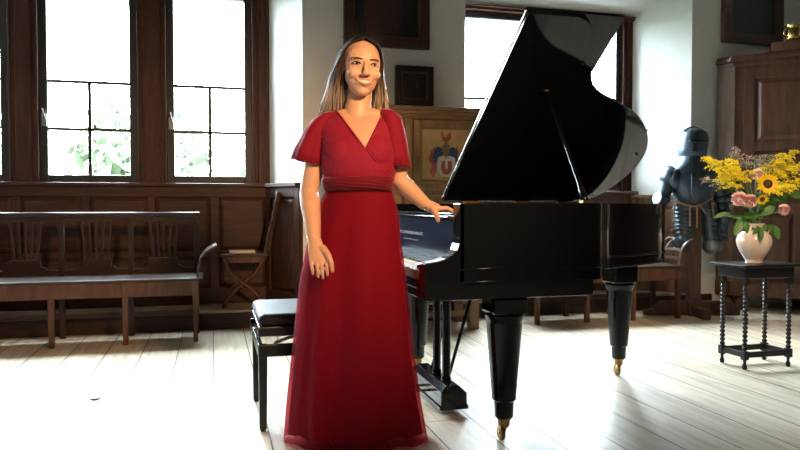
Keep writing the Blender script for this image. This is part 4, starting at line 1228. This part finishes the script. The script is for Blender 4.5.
# hair
def hair_mat():
    m, nt, b = nodes('ombre_hair')
    tc = nt.nodes.new('ShaderNodeTexCoord'); sep = nt.nodes.new('ShaderNodeSeparateXYZ')
    nt.links.new(tc.outputs['Object'], sep.inputs[0])
    mr = nt.nodes.new('ShaderNodeMapRange'); mr.inputs['From Min'].default_value = 1.70; mr.inputs['From Max'].default_value = 1.46
    nt.links.new(sep.outputs['Z'], mr.inputs['Value'])
    n = nt.nodes.new('ShaderNodeTexNoise'); n.inputs['Scale'].default_value = 60
    mp = nt.nodes.new('ShaderNodeMapping'); mp.inputs['Scale'].default_value = (1, 1, .06)
    nt.links.new(tc.outputs['Object'], mp.inputs[0]); nt.links.new(mp.outputs[0], n.inputs['Vector'])
    ad = nt.nodes.new('ShaderNodeMath'); ad.operation = 'MULTIPLY_ADD'
    nt.links.new(n.outputs['Fac'], ad.inputs[0]); ad.inputs[1].default_value = .5; 
    sb = nt.nodes.new('ShaderNodeMath'); sb.operation = 'SUBTRACT'; sb.inputs[1].default_value = .25
    nt.links.new(mr.outputs[0], ad.inputs[2]); nt.links.new(ad.outputs[0], sb.inputs[0])
    cr = nt.nodes.new('ShaderNodeValToRGB')
    cr.color_ramp.elements[0].color = (.016, .008, .005, 1); cr.color_ramp.elements[0].position = .22
    cr.color_ramp.elements[1].color = (.34, .27, .21, 1); cr.color_ramp.elements[1].position = .95
    e_ = cr.color_ramp.elements.new(.66); e_.color = (.075, .042, .025, 1)
    nt.links.new(sb.outputs[0], cr.inputs[0]); nt.links.new(cr.outputs[0], b.inputs['Base Color'])
    b.inputs['Roughness'].default_value = .6; b.inputs['Specular IOR Level'].default_value = .3
    return m
HAIR = hair_mat()
hb = MB(); q = random.Random(3)
# scalp cap: shell over the cranium, open towards the face
capv = []; rows = []
NU, NV = 40, 16
for i in range(NV + 1):
    row = []
    for k in range(NU + 1):
        # phi from the front-left hairline round the back to the front-right
        hf = rad(78) * min(1, (i / NV) / .45) ** .55
        ph = rad(-90) + hf + (2 * PI - 2 * hf) * k / NU
        th_ = rad(88) - (rad(88) + rad(50)) * i / NV
        x = .0765 * math.cos(th_) * math.cos(ph); y = .018 + .098 * math.cos(th_) * math.sin(ph); z = .032 + .084 * math.sin(th_)
        row.append(hp(x, y, z))
    rows.append(row)
fs = []
for i in range(NV):
    for k in range(NU):
        fs.append((i * (NU + 1) + k, i * (NU + 1) + k + 1, (i + 1) * (NU + 1) + k + 1, (i + 1) * (NU + 1) + k))
hb.add([v for r_ in rows for v in r_], fs)
cap = MB().add([v for r_ in rows for v in r_], fs).build('hair_cap_raw', HAIR, wm, smooth=True, solid=.006)
# locks
def lock(pts, r0):
    pts = [Vector(p) + (Vector((q.gauss(0, .005), q.gauss(0, .005), 0)) if i > 2 else Vector()) for i, p in enumerate(pts)]
    pts = smooth_poly(pts, 2); n_ = len(pts)
    rs = [(r0 * (.65 + .5 * math.sin(PI * min(1, i / n_ * 1.1)) ) * (1 if i < n_ - 3 else (n_ - i) / 4), r0 * .5) for i in range(n_)]
    hb.tube(pts, rs, 7)
for s_, N in ((-1, 150), (1, 90)):
    for k in range(N):
        f = q.random(); back = q.random()
        # start on the parting
        p0 = hp(s_ * q.uniform(.0, .010), -.050 + .12 * back, .099 + .012 * (1 - abs(back - .4) * 1.5))
        spread = q.uniform(0, 1)
        p1 = hp(s_ * (.060 + .006 * back), -.036 + .10 * back, .080)
        p2 = hp(s_ * (.074 + (.016 if s_ < 0 else .006) * spread), -.022 + .08 * back, .018)
        if s_ < 0:
            ex = 344 - 25 * spread; ey = q.uniform(103, 116) - 0 * spread
            p3 = P(343 - 13.5 * spread, 80, -.03 + .09 * back); p4 = P(342.5 - 17 * spread, 97, -.02 + .08 * back); p5 = P(ex, ey, .01 + .06 * back)
        else:
            ex = 377 + 11 * spread; ey = q.uniform(101, 113)
            p3 = P(378 + 5 * spread, 76, .0 + .06 * back); p4 = P(377 + 8.5 * spread, 90, .01 + .06 * back); p5 = P(ex, ey, .02 + .05 * back)
        lock([p0, p1, p2, p3, p4, p5], q.uniform(.0035, .0065))
for k in range(60):   # hair over the back of the head
    a = q.uniform(-1, 1)
    p0 = hp(a * .03, .03, .108); p1 = hp(a * .06, .09, .06); p2 = hp(a * .075, .105, -.01); p3 = hp(a * .085, .10, -.08); p4 = hp(a * .095, .085, q.uniform(-.15, -.19))
    lock([p0, p1, p2, p3, p4], .010)
for k in range(26):   # fly-away hairs catching the light
    a = q.uniform(0, PI); z0_ = .06
    p0 = hp(math.cos(a) * .05, .0, .09 * math.sin(a) + .03); d_ = (p0 - hp(0, 0, .02)).normalized()
    hb.tube(smooth_poly([p0, p0 + d_ * .04 + Vector((.006, 0, .004)), p0 + d_ * q.uniform(.05, .065) + Vector((q.uniform(-.02, .02), 0, -.01))], 2), .0005, 4)
ho = hb.build('hair', HAIR, wm, smooth=True)
bpy.data.objects.remove(cap)

# bodice from the body surface
def in_neck(px, py, back):
    if back: return py < 119 and 338 < px < 383
    if py < 112: return 337.5 - (112 - py) * .3 < px < 384.5 + (112 - py) * .2
    f = (py - 112) / 38.0
    if f > 1: return False
    return 337.5 + 28.5 * f < px < 384.5 - 18.5 * f
def unP(v):
    D = 2.98 + v.y; X = v.x - .187; hgt = v.z - CAM_H
    zz = D * math.cos(PITCH) - hgt * math.sin(PITCH); vv = D * math.sin(PITCH) + hgt * math.cos(PITCH)
    return 400 + FPX * X / zz, 225 - FPX * vv / zz
bm = bmesh.new(); bm.from_mesh(bme); bm.faces.ensure_lookup_table()
dele = []
for fc in bm.faces:
    c = fc.calc_center_median(); px, py = unP(c)
    xl, xr = (309, 401) if py < 134 else (320, 396)
    keep = 105 < py < 182 and xl < px < xr and not in_neck(px, py, c.y > .02 and py < 122)
    if c.z > P(360, 108).z + .0: keep = False
    if not keep: dele.append(fc)
bmesh.ops.delete(bm, geom=dele, context='FACES')
bm.normal_update()
for v in bm.verts:
    px, py = unP(v.co)
    k = .006 + (.022 * max(0, min(1, (py - 140) / 28)) if v.co.y < 0 else .004)
    nn = v.normal.copy()
    v.co += nn * k
bme2 = bpy.data.meshes.new('bodice'); bm.to_mesh(bme2); bm.free()
for p in bme2.polygons: p.use_smooth = True
bme2.materials.clear(); bme2.materials.append(BODICE)
bd = bpy.data.objects.new('bodice', bme2); COL.objects.link(bd)
md = bd.modifiers.new('s', 'SMOOTH'); md.factor = .5; md.iterations = 8
md = bd.modifiers.new('so', 'SOLIDIFY'); md.thickness = .003
dress = bd; dress.name = 'dress'; dress.data.name = 'dress'; dress.parent = wm
# neckline wrap borders
def edge_tube(pairs, nm):
    pts = []
    for px, py in pairs:
        a = P(px, py, -.4); b = P(px, py, .1); d_ = (b - a).normalized()
        loc, _, _, _ = bvh.ray_cast(a, d_, .6)
        if loc: pts.append(loc - d_ * .008)
    if len(pts) > 2: MB().tube(pts, [(.004, .006)] * len(pts), 8).build(nm, BODICE, dress, smooth=True)
edge_tube([(337.5 + 28.5 * f, 112 + 38 * f) for f in [i / 8 for i in range(9)]] + [(372, 158), (378, 165), (385, 172)], 'neckline')
edge_tube([(384.5 - 18.5 * f, 112 + 38 * f) for f in [i / 8 for i in range(9)]], 'neckline')
# waistband
MB().rings([ering(325, 392.5, 191, .116, -.006), ering(324, 393.2, 187, .124, -.010), ering(323.5, 393.5, 182, .127, -.012), ering(324.5, 392.8, 177.5, .120, -.010)]).build('waistband', BAND, dress, smooth=True)
# skirt
edge = [(190, 325.5, 392), (198, 322, 395), (215, 317, 399), (245, 307, 402), (275, 301, 406), (300, 298, 409), (350, 292.5, 414), (400, 287.5, 421), (437, 284.5, 428)]
def skirt_edges(py):
    for i in range(len(edge) - 1):
        a, b = edge[i], edge[i + 1]
        if py <= b[0]:
            f = (py - a[0]) / (b[0] - a[0]); return a[1] + (b[1] - a[1]) * f, a[2] + (b[2] - a[2]) * f
    return edge[-1][1], edge[-1][2]
def skirt(shrink, ybot, amp, rough, seed, NR=44, NA=220):
    q = random.Random(seed); ph = [q.uniform(0, 2 * PI) for _ in range(6)]
    rg = []
    for i in range(NR + 1):
        f = i / NR; py = 188 + (ybot - 188) * f
        l_, r_ = skirt_edges(py); a, b = P(l_, py), P(r_, py); c = (a + b) / 2; rx = (b.x - a.x) / 2 * shrink
        ry = (.112 + .095 * min(1, f * 1.1)) * shrink; row = []
        A = amp * f ** .8
        for k in range(NA):
            t_ = 2 * PI * k / NA
            t2 = t_ + .12 * math.sin(3 * t_ + ph[3])
            fold = A * (.62 * math.sin(7 * t2 + ph[0] + .5 * f) + .30 * math.sin(13 * t2 + ph[1] - .4 * f) + .05 * math.sin(27 * t2 + ph[2]))
            # centre fold falling between the legs
            dcen = ((t_ - 1.5 * PI + .18) / .16); fold -= A * 1.6 * math.exp(-dcen * dcen)
            rr = 1 + fold - .35 * A
            side_x = abs(math.cos(t_))
            rr = rr * (1 - side_x ** 6) + (1 + fold * .15) * side_x ** 6
            zz = c.z + rough * f ** 6 * (math.sin(4 * t_ + ph[4]) * .45 + math.sin(11 * t_ + ph[5] + math.sin(3 * t_)) * .3 + math.sin(17 * t_ + ph[1] + 2 * math.sin(2 * t_)) * .2)
            row.append(Vector((c.x + rx * math.cos(t_) * rr, ry * math.sin(t_) * rr, zz)))
        rg.append(row)
    return rg
MB().rings(skirt(1.0, 437.5, .080, .010, 5), False).build('skirt_chiffon', CHIFFON, dress, smooth=True)
MB().rings(skirt(.945, 430, .085, .014, 5), False).build('skirt_lining', LINING, dress, smooth=True)
# sleeves
def sleeve(rowspec, tilt, nm='sleeve', flut=.06):
    rg = []; n_ = 48
    for i, (px0, px1, py, ry, dy) in enumerate(rowspec):
        a, b = P(px0, py, dy), P(px1, py, dy); c = (a + b) / 2; rx = (b.x - a.x) / 2; f = i / (len(rowspec) - 1)
        row = []
        for k in range(n_):
            t_ = 2 * PI * k / n_; w_ = 1 + flut * f * math.sin(6 * t_ + 1) + flut * .5 * f * math.sin(11 * t_)
            row.append(Vector((c.x + rx * math.cos(t_) * w_, dy + ry * math.sin(t_) * w_, c.z + tilt * f * math.cos(t_) * -1)))
        rg.append(row)
    return rg
MB().rings(sleeve([(330, 339, 112, .026, .02), (321, 336, 115.5, .050, .017), (313, 332, 121, .062, .015), (306, 328, 130.5, .067, .012), (300.5, 326, 142, .068, .01), (295, 325, 152, .070, .01), (291.5, 324.5, 163, .072, .008)], .018), False).build('sleeve', SLEEVE, dress, smooth=True, solid=.002)
MB().rings(sleeve([(381, 390, 109.5, .028, .02), (380, 397.5, 113, .054, .017), (380, 401.5, 119, .062, .015), (381, 404.5, 129, .066, .012), (383, 407, 143, .068, .01), (384, 409, 155, .070, .01), (385, 411, 167, .072, .01)], .004, flut=.04), False).build('sleeve', SLEEVE, dress, smooth=True, solid=.002)
# shoes
for s_ in (-1, 1):
    MB().ell((s_ * .07, -.05, .045), (.042, .105, .040), 16, 10).box(s_ * .07 - .02, s_ * .07 + .02, .03, .06, 0, .06).build('shoe', simple('black_shoe', (.01, .009, .01), .35), wm, smooth=True)

# ------------------------------------------------------------------ light
wd = bpy.data.worlds.new('overcast'); sc.world = wd; wd.use_nodes = True
bg = wd.node_tree.nodes['Background']; bg.inputs[0].default_value = (.79, .90, 1.0, 1); bg.inputs[1].default_value = 74.0
def portal(loc, rot, sx, sy):
    l = bpy.data.lights.new('portal', 'AREA'); l.shape = 'RECTANGLE'; l.size = sx; l.size_y = sy
    l.cycles.is_portal = True
    o = bpy.data.objects.new('window_portal', l); COL.objects.link(o); o.location = loc; o.rotation_euler = rot
for a, b in wins + rwin:
    portal(((a + b) / 2, YG + .25, (G0 + GT) / 2), (-PI / 2, 0, 0), b - a + .1, GT - G0 + .1)
for a, b in lw:
    portal((XL - .32, (a + b) / 2, 1.97), (0, -PI / 2, 0), 2.05, b - a)
# warm lamp to the right of the camera, in front of the woman
def spot(name, pos, tgt, deg, energy, col, size=.16):
    l = bpy.data.lights.new(name, 'SPOT'); l.shadow_soft_size = size; l.spot_size = rad(deg); l.spot_blend = 1.0
    l.energy = energy; l.color = col
    o = bpy.data.objects.new(name, l); COL.objects.link(o)
    o.location = pos; o.rotation_euler = (tgt - pos).to_track_quat('-Z', 'Y').to_euler()
spot('warm_spotlight', cw(1.15, .6, 2.35), cw(-.10, 2.95, 1.40), 50, 540, (1.0, .60, .30))
spot('added_flower_fill', cw(1.6, 1.6, 2.9), cw(2.15, 4.35, .98), 26, 430, (1.0, .72, .45))  # added unseen lamp, only there to brighten the bouquet

# ------------------------------------------------------------------ camera
cd = bpy.data.cameras.new('camera'); cd.sensor_width = 36; cd.lens = FPX / 800 * 36
co = bpy.data.objects.new('camera', cd); COL.objects.link(co)
co.location = (0, 0, CAM_H); co.rotation_euler = (PI / 2 - PITCH, 0, -TH)
sc.camera = co
vs = sc.view_settings
vs.view_transform = 'Standard'; vs.look = 'None'; vs.gamma = 1; vs.use_curve_mapping = False; vs.exposure = 0.12
